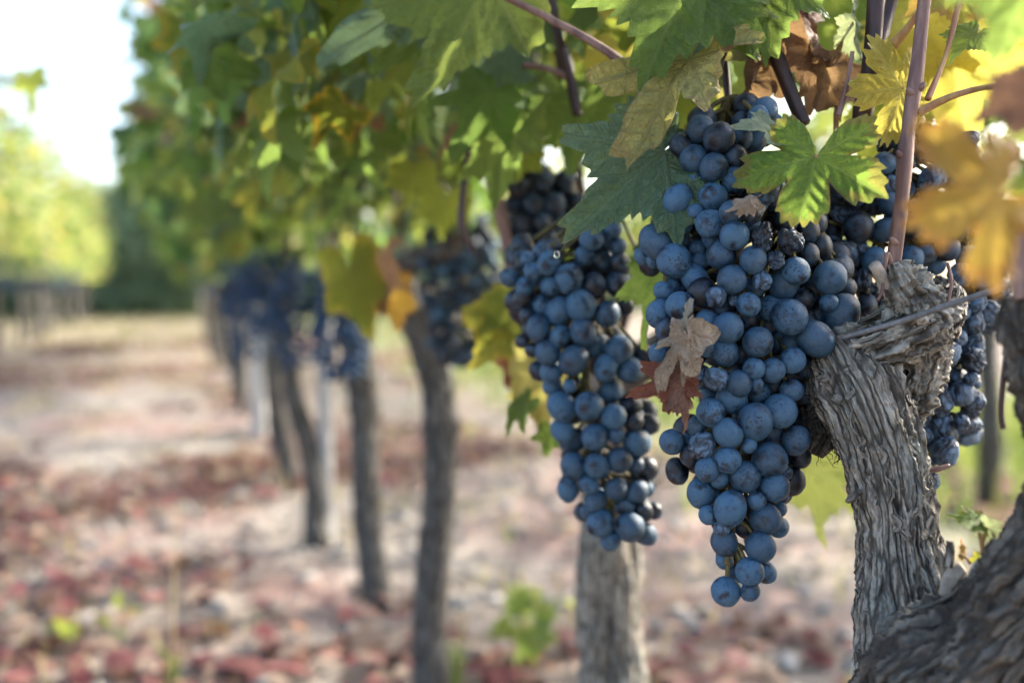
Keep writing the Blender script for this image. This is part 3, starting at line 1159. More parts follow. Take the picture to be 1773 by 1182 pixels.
def hedge(x0, x1, y, h, lab):
    root = empty('hedge', ((x0 + x1) / 2, y, 0), lab, 'hedge')
    ml, tl = [], []
    for _ in range(9000):
        X = random.uniform(x0, x1)
        top = h * (1 + .16 * math.sin(X * .9 + 1) + .10 * math.sin(X * 2.3))
        z = random.random() ** .8 * top
        d = .6 + .7 * math.sin(min(1, z / top) * 3.14) ** .5 + .5 * float(perlin(np.array([[X * .8, z * .8, 2.2]]))[0])
        Yy = y - d + random.uniform(0, .5)
        s = random.uniform(.07, .15)
        ax_, ay_, az_ = axes(s, (random.gauss(0, .6), -1, random.uniform(.2, 1.4)), random.uniform(0, 6.28))
        m = None
        ml.append((np.array((X, Yy, z)), ax_, ay_, az_))
        b = random.uniform(.6, 1.3)
        c = random.choice([(.18, .26, .15), (.20, .28, .16), (.24, .30, .17), (.15, .22, .13)])  # greens lifted paler, haze over the far hedge put into the colour
        tl.append(tuple(v * b for v in c))
    child('foliage', flat_leaves('foliage', ml, tl, VC_LEAF), root, kind='stuff')
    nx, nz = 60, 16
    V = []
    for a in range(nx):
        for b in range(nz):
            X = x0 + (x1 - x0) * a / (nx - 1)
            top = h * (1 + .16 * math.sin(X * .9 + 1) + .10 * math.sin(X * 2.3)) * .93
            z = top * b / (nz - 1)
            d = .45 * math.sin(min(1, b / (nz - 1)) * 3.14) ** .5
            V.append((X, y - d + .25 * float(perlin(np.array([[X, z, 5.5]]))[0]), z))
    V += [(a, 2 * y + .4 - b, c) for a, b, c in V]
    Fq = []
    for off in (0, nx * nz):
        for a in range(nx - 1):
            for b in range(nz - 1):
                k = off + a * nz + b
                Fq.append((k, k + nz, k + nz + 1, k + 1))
    child('hedge_core', mesh('hedge_core', V, Fq, mat_simple('hedge_shade', (.11, .17, .10), (.14, .20, .11), 6, .9)), root)  # solid core sheets, darker green painted as the shade inside the hedge


hedge(-9.5, 0.5, 25.5, 3.2, 'tall dark green hedge closing the far end of the alley')
hedge(0.6, 12, 24.5, 2.7, 'dark green hedge continuing behind the near row')

# ------------------------------------------------------------------ the front vine
vroot = empty('grapevine', Vector((P(1600, 1182, .42).x, P(1600, 1182, .42).y, 0)), 'old front grapevine with rough peeling grey trunk carrying the sharp bunches', 'grapevine', 'grapevines of the near row')
b0 = P(1610, 1300, .42)
tr_ctl = [(1640, 1420, .42, 150), (1618, 1300, .42, 135), (1592, 1180, .42, 105), (1574, 1080, .43, 84), (1560, 970, .438, 60), (1551, 890, .442, 56), (1533, 800, .447, 59), (1508, 725, .45, 66), (1482, 665, .455, 71), (1458, 625, .46, 54), (1438, 602, .466, 26)]
p_, r_ = pix(tr_ctl)
p_ = [Vector((p_[0].x, p_[0].y, -.03)), Vector((p_[0].x, p_[0].y, .18))] + p_
r_ = [.06, .05] + r_
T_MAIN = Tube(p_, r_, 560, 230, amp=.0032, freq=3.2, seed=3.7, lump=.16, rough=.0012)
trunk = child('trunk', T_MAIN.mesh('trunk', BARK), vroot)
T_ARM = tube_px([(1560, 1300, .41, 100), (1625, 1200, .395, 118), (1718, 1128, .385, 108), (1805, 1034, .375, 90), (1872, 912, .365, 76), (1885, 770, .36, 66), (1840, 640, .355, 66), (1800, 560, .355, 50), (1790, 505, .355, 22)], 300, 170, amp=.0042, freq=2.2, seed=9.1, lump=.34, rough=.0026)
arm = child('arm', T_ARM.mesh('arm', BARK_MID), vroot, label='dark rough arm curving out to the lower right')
T_HEAD = tube_px([(1432, 640, .466, 22), (1475, 612, .458, 38), (1530, 594, .45, 46), (1585, 564, .448, 46), (1628, 530, .45, 36), (1652, 500, .453, 14)], 220, 150, amp=.0034, freq=2.4, seed=21.3, lump=.35, rough=.0034)
head = child('spur', T_HEAD.mesh('spur', BARK), vroot, label='gnarled knotted head of the vine')
T_KNOB = tube_px([(1590, 610, .454, 38), (1588, 555, .449, 44), (1574, 510, .444, 36), (1553, 480, .441, 24), (1545, 456, .441, 14)], 160, 130, amp=.0026, freq=2.2, seed=33.3, lump=.4, rough=.0034)
child('spur', T_KNOB.mesh('spur', BARK), vroot, label='pale knob from which the cane grows')
T_DRAPE = tube_px([(1598, 585, .456, 34), (1592, 640, .457, 34), (1578, 700, .458, 26), (1572, 750, .458, 16), (1582, 790, .457, 6)], 150, 90, amp=.0030, freq=2.0, seed=41.0, lump=.5, rough=.003)
child('bark_flap', T_DRAPE.mesh('bark_flap', BARK), vroot)


def ribbon(pts, widths, normals, thick=.0004):
    pts = np.asarray(pts, float)
    nr = np.asarray(normals, float)
    tg = np.gradient(pts, axis=0)
    tg /= np.linalg.norm(tg, axis=1)[:, None] + 1e-12
    sd_ = np.cross(tg, nr)
    sd_ /= np.linalg.norm(sd_, axis=1)[:, None] + 1e-12
    w = np.asarray(widths)[:, None]
    a, b = pts + sd_ * w, pts - sd_ * w
    c = pts + nr * thick * 2
    n = len(pts)
    V = np.vstack([a, c, b, pts - nr * thick])
    Fq = []
    for k in range(n - 1):
        for s in range(4):
            e = (s + 1) % 4
            Fq.append((s * n + k, e * n + k, e * n + k + 1, s * n + k + 1))
    L = np.concatenate([[0], np.cumsum(np.linalg.norm(np.diff(pts, axis=0), axis=1))])
    sh = random.uniform(0, 5)
    at = {'bark': np.vstack([np.column_stack([np.full(n, sh + .003 * i), np.zeros(n), L]) for i in range(4)]), 'cav': np.full(4 * n, .5)}
    return V, Fq, at


def strip(tb, t0, th, length, width, lift, par, curl=.5, name='bark_strip', mat=BARK):
    n = 14
    tot = tb.s[-1]
    pts, nrm, w = [], [], []
    th0 = th
    for k in range(n):
        u = k / (n - 1)
        t = t0 + u * length / tot
        if t > .995 or t < .005:
            break
        e = abs(2 * u - 1)
        l = lift * (.25 + curl * e ** 3 * random.uniform(.7, 1.3)) + .0008
        p, d = tb.at(t, th0 + .25 * math.sin(u * 4 + th * 9) * .4, l)
        pts.append(p)
        nrm.append(d)
        w.append(width * (.25 + .75 * math.sin(u * 3.0 + .08) ** .6) * random.uniform(.75, 1.2))
    if len(pts) < 5:
        return None
    V, Fq, at = ribbon(pts, w, nrm)
    return child(name, mesh(name, V, Fq, mat, smooth=False, attrs=at), par)


for k in range(170):
    strip(T_MAIN, random.uniform(.42, .97), random.uniform(0, 6.28), random.uniform(.008, .035), random.uniform(.0007, .0028), random.uniform(.0012, .0035), trunk, random.uniform(.1, .7))
for k in range(60):
    strip(T_ARM, random.uniform(.1, .8), random.uniform(0, 6.28), random.uniform(.02, .06), random.uniform(.0008, .0025), random.uniform(.0015, .003), arm, random.uniform(.2, .8), mat=BARK_MID)
for k in range(70):
    strip(T_HEAD, random.uniform(.05, .95), random.uniform(0, 6.28), random.uniform(.008, .03), random.uniform(.0006, .002), random.uniform(.0015, .004), head, random.uniform(.2, .9))
# hanging fibres left of the head and loose slivers
V, Fq, A1, A2 = [], [], [], []
n = 0


def fibre(p0, d, L, w, wob):
    global n
    pts = [np.array(p0)]
    d = np.array(d, float)
    for k in range(9):
        d = d + rng.normal(size=3) * wob
        d /= np.linalg.norm(d)
        pts.append(pts[-1] + d * L / 9)
    nr = np.repeat(np.array(Vector(cam.location) - Vector(p0))[None], 10, 0)
    nr /= np.linalg.norm(nr, axis=1)[:, None]
    v, f, at = ribbon(pts, w * np.linspace(1, .2, 10), nr, .0002)
    V.append(v)
    Fq.extend([tuple(q + n for q in g) for g in f])
    A1.append(at['bark'])
    A2.append(at['cav'] * 0)
    n += len(v)


for k in range(420):
    u = random.random()
    p0 = P(1400 + 55 * random.random() + 8 * u, 650 + 110 * u, random.uniform(.455, .475))
    fibre(p0, (random.gauss(-.3, .5), random.gauss(0, .4), random.gauss(-.7, .5)), random.uniform(.006, .024), random.uniform(.0002, .0008), .45)
child('bark_fibres', mesh('bark_fibres', np.vstack(V), Fq, BARK_DK, smooth=False, attrs={'bark': np.vstack(A1), 'cav': np.concatenate(A2)}), vroot, kind='stuff')
T_FRAY = tube_px([(1425, 640, .466, 34), (1425, 700, .468, 34), (1418, 750, .468, 26), (1404, 785, .468, 10)], 60, 60, amp=.003, freq=2.5, seed=61, lump=.5)
child('bark_flap', T_FRAY.mesh('bark_flap', BARK_DK), vroot, label='dark frayed bark hanging under the head')
# dry twigs and slivers standing off the trunk
for ctl, mat in (([(1572, 745, .446, 7), (1590, 785, .444, 8), (1608, 812, .443, 6), (1645, 806, .441, 3)], CANE),
                 ([(1490, 850, .435, 4), (1475, 862, .432, 7), (1466, 868, .431, 3)], BARK),
                 ([(1545, 470, .44, 4), (1536, 440, .437, 3.4), (1528, 500, .436, 2.2), (1520, 520, .436, 2.6)], CANE),
                 ([(1640, 455, .44, 3), (1647, 490, .438, 2.6), (1638, 540, .437, 2), (1632, 572, .437, 2)], CANE),
                 ([(1606, 470, .436, 5), (1600, 492, .437, 6), (1592, 512, .438, 5)], WOOD_CUT),
                 ([(1535, 500, .440, 13), (1524, 476, .437, 11), (1513, 458, .435, 10)], WOOD_CUT),
                 ([(1745, 600, .37, 5), (1738, 650, .37, 5), (1732, 710, .37, 4.5), (1736, 742, .37, 5)], CANE_DK)):
    child('twig', tube_px(ctl, 24, 10, amp=.0003, freq=1.5, seed=random.uniform(0, 9)).mesh('twig', mat), vroot)
for ctl in ([(1640, 1030, .41, 14), (1648, 1002, .408, 15), (1658, 988, .406, 14), (1668, 982, .405, 9)], [(1642, 980, .405, 7), (1645, 950, .405, 6), (1644, 936, .405, 5)], [(1690, 1000, .39, 14), (1700, 980, .39, 13), (1704, 972, .39, 8)]):
    child('pruned_stub', tube_px(ctl, 20, 20, amp=.0008, freq=1.5, seed=5).mesh('pruned_stub', WOOD_CUT if len(ctl) == 4 else BARK), vroot)

# canes
cane_ctl = [
    ([(1543, 474, .442, 15), (1549, 440, .441, 12), (1556, 390, .440, 11.5), (1562, 340, .44, 11), (1567, 275, .44, 13.5), (1573, 220, .44, 11), (1584, 150, .441, 12.5), (1592, 80, .442, 10.5), (1604, -40, .444, 10)], CANE, 'reddish cane rising in front of the shrivelled grapes'),
    ([(1518, -40, .475, 14), (1513, 60, .475, 14), (1505, 140, .475, 15), (1495, 190, .475, 17), (1488, 235, .478, 11)], CANE_DK, 'dark thick cane behind the yellow leaf'),
    ([(1492, 215, .475, 12), (1525, 216, .474, 11), (1550, 224, .474, 10), (1572, 248, .476, 8)], CANE_DK, None),
    ([(1550, -20, .49, 9), (1538, 30, .49, 9), (1527, 72, .482, 9), (1518, 100, .478, 8)], CANE_DK, None),
    ([(1322, 40, .50, 12), (1345, 100, .495, 13), (1368, 160, .49, 12), (1392, 215, .485, 11)], CANE_DK, None),
    ([(1246, 40, .51, 6), (1256, 120, .51, 6), (1264, 220, .505, 5)], CANE_DK, None),
    ([(1296, 70, .52, 8), (1302, 120, .52, 8), (1310, 180, .515, 7)], CANE, None),
    ([(860, -12, .53, 5.5), (950, 32, .53, 6), (1040, 82, .525, 6.5), (1100, 128, .52, 8), (1135, 165, .515, 9), (1160, 215, .51, 8)], CANE, 'long thin purple cane crossing the leaves'),
    ([(1138, 80, .53, 11), (1148, 140, .525, 12), (1150, 200, .52, 11)], CANE_DK, None),
    ([(952, -20, .64, 9), (964, 50, .64, 8.5), (984, 120, .64, 9), (1000, 200, .64, 8)], CANE_DK, None),
    ([(905, 112, .64, 5), (950, 120, .64, 5), (985, 135, .64, 6)], CANE, None),
    ([(848, 300, .72, 9), (862, 350, .72, 11), (876, 410, .72, 10), (884, 470, .72, 9)], CANE, None),
    ([(824, 130, .68, 4), (815, 220, .68, 5), (806, 300, .68, 5), (800, 390, .68, 7), (822, 440, .68, 3)], CANE_DK, None),
    ([(1476, 90, .465, 3), (1466, 150, .465, 3.2), (1452, 200, .465, 4)], CANE, None),
    ([(1690, -60, .46, 4), (1662, 0, .46, 4), (1645, 70, .458, 4), (1632, 110, .456, 4), (1606, 172, .45, 5)], STALK, None),
    ([(1790, 165, .29, 5), (1740, 150, .36, 5), (1700, 153, .42, 4.5), (1655, 165, .43, 5.5), (1620, 180, .438, 7), (1590, 196, .441, 8)], STALK, None),
    ([(1600, 10, .452, 4), (1570, 50, .46, 6), (1545, 78, .468, 9), (1528, 88, .474, 8)], STALK, None),
    ([(1775, 360, .36, 14), (1768, 440, .355, 16), (1772, 520, .352, 16)], CANE, None),
]
for ctl, mat, lab in cane_ctl:
    t = tube_px(ctl, 90, 20, amp=.00035, freq=2.4, seed=random.uniform(0, 20), lump=.17)
    c = child('cane', t.mesh('cane', mat), vroot, label=lab)
    if ctl[0][0] == 1543:
        for (bx, by, sgn) in ((1556, 268, -1), (1581, 352, 1), (1545, 418, -1), (1598, 150, 1), (1574, 160, -1), (1562, 462, 1), (1538, 466, -1)):
            pr, rr_ = pix([(bx - sgn * 9, by + 6, .440, 7), (bx - sgn * 2, by, .438, 6), (bx + sgn * 3, by - 7, .4375, 2.5)])
            child('bud', Tube(pr, rr_, 10, 12, lump=.2, seed=bx).mesh('bud', CANE), c)

# training wire
wt = tube_px([(1440, 590, .452, 5.2), (1475, 580, .445, 5.2), (1560, 556, .432, 5.3), (1660, 522, .41, 5.4), (1773, 486, .385, 5.5), (1960, 420, .35, 5.6)], 60, 12)
obj('training_wire', wt.mesh('training_wire', WIRE), label='taut grey wire stretched across the head of the front vine', cat='wire')

# ------------------------------------------------------------------ grape bunches
A = [(1244, 240, 27, 'fd'), (1214, 224, 25, ''), (1236, 290, 24, 'f'), (1202, 275, 25, ''), (1274, 272, 18, 'd'), (1234, 342, 26, 'f'), (1206, 326, 25, ''), (1270, 313, 23, ''),
     (1181, 252, 20, 'd'), (1173, 345, 22, ''), (1312, 203, 17, 'f'), (1322, 195, 22, ''), (1334, 217, 20, ''), (1280, 238, 21, 'b'), (1305, 242, 21, 'b'), (1189, 304, 12, 'b'),
     (1204, 368, 15, ''), (1180, 386, 19, ''), (1149, 375, 19, ''), (1168, 322, 16, 'b'), (1166, 298, 14, 'b'), (1293, 322, 18, 'bd'), (1167, 451, 30, 'f'), (1137, 418, 29, ''), (1179, 417, 18, 'b'),
     (1112, 443, 14, 'b'), (1131, 452, 12, 'b'), (1208, 430, 14, ''), (1149, 505, 16, ''), (1163, 495, 14, ''), (1177, 496, 15, '')]
B = [(1261, 567, 27, 'f'), (1366, 548, 31, 'f'), (1413, 587, 32, 'f'), (1435, 524, 15, 'f'), (1304, 450, 25, 'f'), (1272, 408, 26, 'f'), (1308, 730, 31, 'f'), (1261, 749, 26, 'f'), (1332, 795, 31, 'f'), (1264, 880, 28, 'f'),
     (1325, 897, 28, 'f'), (1298, 989, 23, 'f'), (1159, 574, 25, 'fd'), (1279, 663, 21, 'f'), (1378, 469, 22, 'f'), (1303, 369, 17, 'fd'), (1267, 484, 25, 'f'), (1310, 866, 15, 'f'),
     (1230, 388, 24, ''), (1266, 368, 20, ''), (1249, 441, 26, ''), (1356, 493, 23, ''), (1437, 481, 29, ''), (1456, 543, 31, ''), (1296, 527, 20, ''), (1271, 520, 11, 'w'), (1240, 514, 18, 'w'), (1216, 507, 24, 'd'),
     (1335, 534, 22, ''), (1204, 483, 23, ''), (1208, 455, 19, ''), (1177, 530, 23, ''), (1143, 544, 23, ''), (1226, 564, 24, ''), (1224, 603, 13, ''), (1254, 610, 26, ''), (1312, 592, 27, ''), (1141, 611, 17, ''),
     (1319, 412, 23, 'r'), (1370, 413, 26, 'r'), (1344, 447, 16, 'r'), (1319, 486, 17, 'w'), (1337, 332, 24, 'w'), (1241, 655, 20, 'w'), (1306, 638, 18, ''), (1311, 665, 11, ''), (1267, 691, 26, ''), (1230, 714, 23, ''),
     (1351, 711, 29, ''), (1370, 676, 19, ''), (1338, 641, 20, ''), (1372, 624, 21, ''), (1211, 654, 20, 'w'), (1260, 796, 22, ''), (1378, 762, 22, ''), (1297, 771, 12, ''), (1224, 812, 20, ''), (1246, 827, 17, ''),
     (1290, 825, 28, ''), (1341, 843, 26, ''), (1215, 771, 23, 'w'), (1164, 764, 20, ''), (1189, 762, 12, ''), (1195, 789, 17, 'd'), (1205, 738, 15, ''), (1213, 854, 22, ''), (1237, 860, 13, ''), (1350, 881, 12, 'b'),
     (1348, 912, 17, 'b'), (1227, 891, 16, ''), (1251, 912, 15, 'w'), (1254, 937, 25, ''), (1317, 946, 27, ''), (1288, 913, 16, 'bd'), (1255, 969, 15, ''), (1325, 990, 18, ''), (1257, 1023, 26, ''), (1299, 1023, 15, ''),
     (1269, 988, 10, 'b'), (1280, 998, 9, 'b'), (1237, 412, 20, 'b'), (1307, 498, 15, 'b'), (1372, 593, 18, 'b'), (1348, 593, 18, 'b'), (1315, 681, 18, 'b'), (1228, 683, 15, 'b'), (1204, 618, 16, 'b'), (1313, 352, 16, 'b'),
     (1303, 394, 16, 'b'), (1360, 819, 12, 'wb'), (1400, 440, 18, 'bd'), (1390, 520, 18, 'bd'), (1283, 720, 14, 'bd'), (1400, 640, 20, 'bd'), (1396, 680, 20, 'bd'), (1405, 720, 20, 'bd'), (1398, 400, 20, 'bd'), (1420, 430, 20, 'bd'), (1410, 500, 22, 'bd'), (1395, 560, 20, 'bd'), (1430, 610, 20, 'bd'), (1340, 670, 20, 'bd'), (1335, 750, 20, 'bd'), (1360, 380, 20, 'bd'), (1345, 350, 20, 'bd'), (1330, 290, 20, 'bd'), (1370, 330, 20, 'bd'), (1450, 470, 20, 'bd'), (1460, 500, 20, 'bd'), (1368, 651, 20, 'bd'), (1297, 556, 18, 'bd'), (1251, 536, 18, 'bd'), (1385, 735, 20, 'bd'), (1330, 562, 18, 'bd'), (1283, 610, 18, 'bd'), (1385, 790, 18, 'bd'), (1415, 545, 20, 'bd'), (1392, 610, 20, 'bd')]
CL = [(985, 483, 24, 'f'), (1006, 529, 24, 'f'), (967, 539, 22, 'f'), (1020, 703, 25, 'f'), (973, 704, 24, 'f'), (993, 624, 23, 'f'), (1071, 605, 23, 'f'), (1034, 807, 21, 'f'), (1073, 796, 21, 'f'), (1040, 905, 22, 'f'), (1091, 912, 24, 'f'),
      (884, 480, 17, ''), (923, 470, 15, ''), (909, 495, 15, ''), (914, 448, 12, ''), (951, 455, 19, ''), (940, 439, 18, ''), (953, 494, 17, ''), (1024, 414, 19, ''), (1012, 443, 16, ''), (1007, 455, 13, ''), (1038, 449, 20, 'd'),
      (1051, 419, 19, ''), (1070, 426, 14, ''), (1060, 395, 16, ''), (1028, 495, 22, 'd'), (1070, 492, 20, 'd'), (1053, 465, 18, 'd'), (1073, 458, 18, 'd'), (938, 529, 17, ''), (1051, 543, 22, ''), (933, 567, 21, ''), (970, 582, 17, ''),
      (907, 517, 16, 'd'), (914, 546, 15, 'd'), (1109, 450, 13, ''), (1082, 527, 16, 'd'), (1010, 575, 22, ''), (949, 609, 22, ''), (1031, 599, 19, 'b'), (1049, 636, 19, ''), (954, 643, 19, ''), (1091, 639, 21, ''), (956, 667, 16, ''),
      (987, 668, 11, ''), (1062, 721, 20, ''), (1058, 678, 19, 'b'), (975, 746, 19, ''), (905, 590, 12, 'd'), (1115, 616, 18, 'd'), (1098, 731, 16, 'd'), (1124, 734, 17, 'd'), (921, 606, 12, 'd'), (1092, 700, 18, 'bd'), (991, 762, 22, ''),
      (1031, 756, 22, ''), (1067, 753, 14, ''), (1103, 765, 23, ''), (994, 807, 22, ''), (1101, 804, 14, ''), (1120, 811, 19, 'd'), (984, 845, 19, ''), (1020, 838, 16, ''), (1067, 846, 18, ''), (1103, 851, 18, ''), (1118, 846, 13, ''),
      (1032, 865, 18, ''), (1083, 875, 18, ''), (1017, 885, 12, ''), (1118, 924, 18, ''), (1057, 934, 18, ''), (1115, 885, 15, 'd'), (1133, 884, 13, 'd')]
D = [(1637, 613, 26, 'fw'), (1684, 599, 22, 'w'), (1683, 623, 23, 'fr'), (1654, 583, 17, 'w'), (1681, 656, 12, 'w'), (1654, 656, 19, 'w'), (1622, 668, 17, 'fr'), (1626, 697, 23, 'fw'), (1665, 682, 21, 'fw'), (1688, 694, 18, 'w'), (1680, 713, 16, 'r'),
     (1665, 733, 14, 'w'), (1593, 720, 20, 'r'), (1629, 737, 23, 'w'), (1593, 755, 19, 'w'), (1636, 782, 24, 'w'), (1607, 831, 18, 'w'), (1620, 760, 14, ''), (1597, 675, 18, ''), (1659, 539, 20, 'w'), (1685, 556, 20, 'w'), (1711, 541, 22, 'w'),
     (1659, 573, 18, ''), (1691, 524, 16, 'w'), (1704, 480, 27, 'w'), (1663, 478, 21, 'w'), (1678, 448, 20, ''), (1726, 455, 19, 'w'), (1735, 500, 18, 'w'), (1618, 457, 18, ''), (1700, 430, 18, ''), (1735, 425, 18, 'd'), (1600, 800, 18, 'w'), (1610, 640, 18, 'd')]
C = [(1617, 238, 20, 'fr'), (1675, 249, 22, 'fr'), (1623, 257, 18, 'r'), (1562, 249, 20, 'r'), (1531, 283, 18, ''), (1560, 287, 24, 'r'), (1590, 268, 18, 'r'), (1614, 310, 24, 'fw'), (1646, 308, 16, 'r'), (1528, 308, 20, 'r'), (1542, 322, 17, 'w'),
     (1542, 354, 19, 'f'), (1511, 352, 20, 'r'), (1456, 375, 20, 'r'), (1486, 394, 27, 'fd'), (1534, 398, 20, 'f'), (1466, 437, 19, 'w'), (1513, 450, 20, ''), (1492, 430, 10, 'w'), (1493, 485, 17, 'r'), (1443, 422, 14, 'r'), (1577, 392, 18, 'd'),
     (1578, 447, 20, ''), (1660, 340, 22, 'd'), (1620, 360, 22, 'd'), (1600, 400, 22, 'd'), (1650, 390, 22, 'd'), (1640, 430, 20, 'd'), (1480, 340, 18, 'd'), (1450, 330, 18, 'd'), (1690, 290, 20, 'r'), (1530, 520, 18, 'd'), (1500, 530, 18, 'd'), (1440, 400, 18, 'd'), (1440, 362, 20, 'd'), (1422, 342, 18, 'd'), (1412, 380, 20, 'd'), (1425, 320, 18, 'd'), (1480, 455, 20, 'd'), (1468, 482, 20, 'd'), (1502, 505, 18, 'd'), (1452, 452, 18, 'd'), (1560, 330, 22, 'r'), (1590, 340, 22, 'r'), (1640, 270, 20, 'r'), (1600, 440, 20, 'd')]
E = [(887, 312, 17, 'd'), (940, 312, 15, 'd'), (979, 309, 15, 'd'), (899, 328, 18, 'fd'), (941, 331, 17, 'd'), (980, 327, 16, 'd'), (892, 354, 18, 'd'), (926, 355, 17, 'd'), (960, 355, 17, 'd'), (905, 385, 18, 'd'), (938, 385, 18, 'fd'), (968, 385, 17, 'd'), (890, 410, 17, 'd'), (922, 412, 18, 'd'),
     (950, 415, 17, 'd'), (900, 440, 16, ''), (985, 400, 16, 'd'), (1000, 350, 16, 'd')]
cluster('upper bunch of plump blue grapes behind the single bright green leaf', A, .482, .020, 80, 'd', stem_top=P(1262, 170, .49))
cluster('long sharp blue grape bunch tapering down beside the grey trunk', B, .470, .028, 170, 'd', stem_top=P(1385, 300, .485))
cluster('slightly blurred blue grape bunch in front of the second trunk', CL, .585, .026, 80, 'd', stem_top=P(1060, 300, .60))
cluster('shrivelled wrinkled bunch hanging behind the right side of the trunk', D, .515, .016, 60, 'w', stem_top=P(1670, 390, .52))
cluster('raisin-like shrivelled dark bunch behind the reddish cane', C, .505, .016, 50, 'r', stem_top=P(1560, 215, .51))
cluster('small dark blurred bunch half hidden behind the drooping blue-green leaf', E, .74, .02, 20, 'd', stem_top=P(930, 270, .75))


def blob_cluster(label, Z, cx, cy, wpx, hpx, n, single=True, kind='d'):
    gl = []
    rp = .0083 * F / Z
    for _ in range(n * 8):
        if len(gl) >= n:
            break
        v = random.uniform(-1, 1)
        ww = wpx * (1 - .45 * max(0, v) ** 1.5) * (1 - .3 * max(0, -v) ** 3)
        x, y = cx + random.uniform(-1, 1) * ww, cy + v * hpx
        if all((x - a) ** 2 + (y - b) ** 2 > (1.15 * rp) ** 2 for a, b, c, d in gl):
            gl.append((x, y, rp * random.uniform(.8, 1.1), random.choice((kind, ''))))
    if single:
        return cluster(label, gl, Z + .01, .03, n // 3, kind, stem_top=P(cx, cy - hpx - 10, Z), fill_r=(rp * .8, rp))
    V, Fs = [], []
    m = 0
    for (x, y, r, k) in gl:
        for dz in (random.uniform(-.035, 0), random.uniform(0, .035)):
            p = np.array(P(x, y, Z + dz))
            V.append(IV2 * (r * Z / F) + p)
            Fs += [tuple(a + m for a in f) for f in IF2]
            m += len(IV2)
    base = P(cx, cy + hpx, Z)
    root = empty('grape_cluster', base, label, 'grapes', 'blue-black grape bunches in the near row')
    child('grapes', mesh('grapes', np.vstack(V), Fs, G_FAR), root, kind='stuff')
    child('stem', Tube([P(cx, cy + hpx * .6, Z), P(cx, cy - hpx, Z), P(cx, cy - hpx * 1.3, Z)], [.002, .003, .003], 8, 6).mesh('stem', RACHIS), root)
    return root


blob_cluster('blurred dark bunch hanging right of the slim bent trunk', 1.30, 795, 505, 66, 125, 85)
blob_cluster('blurred bunch right above the straight dark trunk, behind the gold leaf', 1.9, 594, 572, 50, 84, 90, False)
blob_cluster('far blurred bunch just above the dark leaning trunk', 2.2, 525, 548, 56, 84, 110, False)
blob_cluster('far blurred bunch topmost beside the small lime leaf', 2.4, 468, 505, 52, 66, 100, False)
blob_cluster('far blurred bunch hanging lowest over the pale farther post', 2.9, 432, 540, 42, 84, 120, False)
blob_cluster('leftmost far blurred bunch of the near row', 3.0, 410, 490, 36, 60, 90, False)
blob_cluster('tiny far blurred bunch deep under the canopy', 5.2, 350, 490, 16, 26, 30, False)
for k in range(9):
    g = Vector((-1.6, 9.6 + k * .95, .80))
    x, y, Z = proj(g)
    blob_cluster(f'{ORD[k]} dark bunch under the sunlit left row, counted from near', Z, x, y, 34 * 11 / Z, 26 * 11 / Z, 200, False)

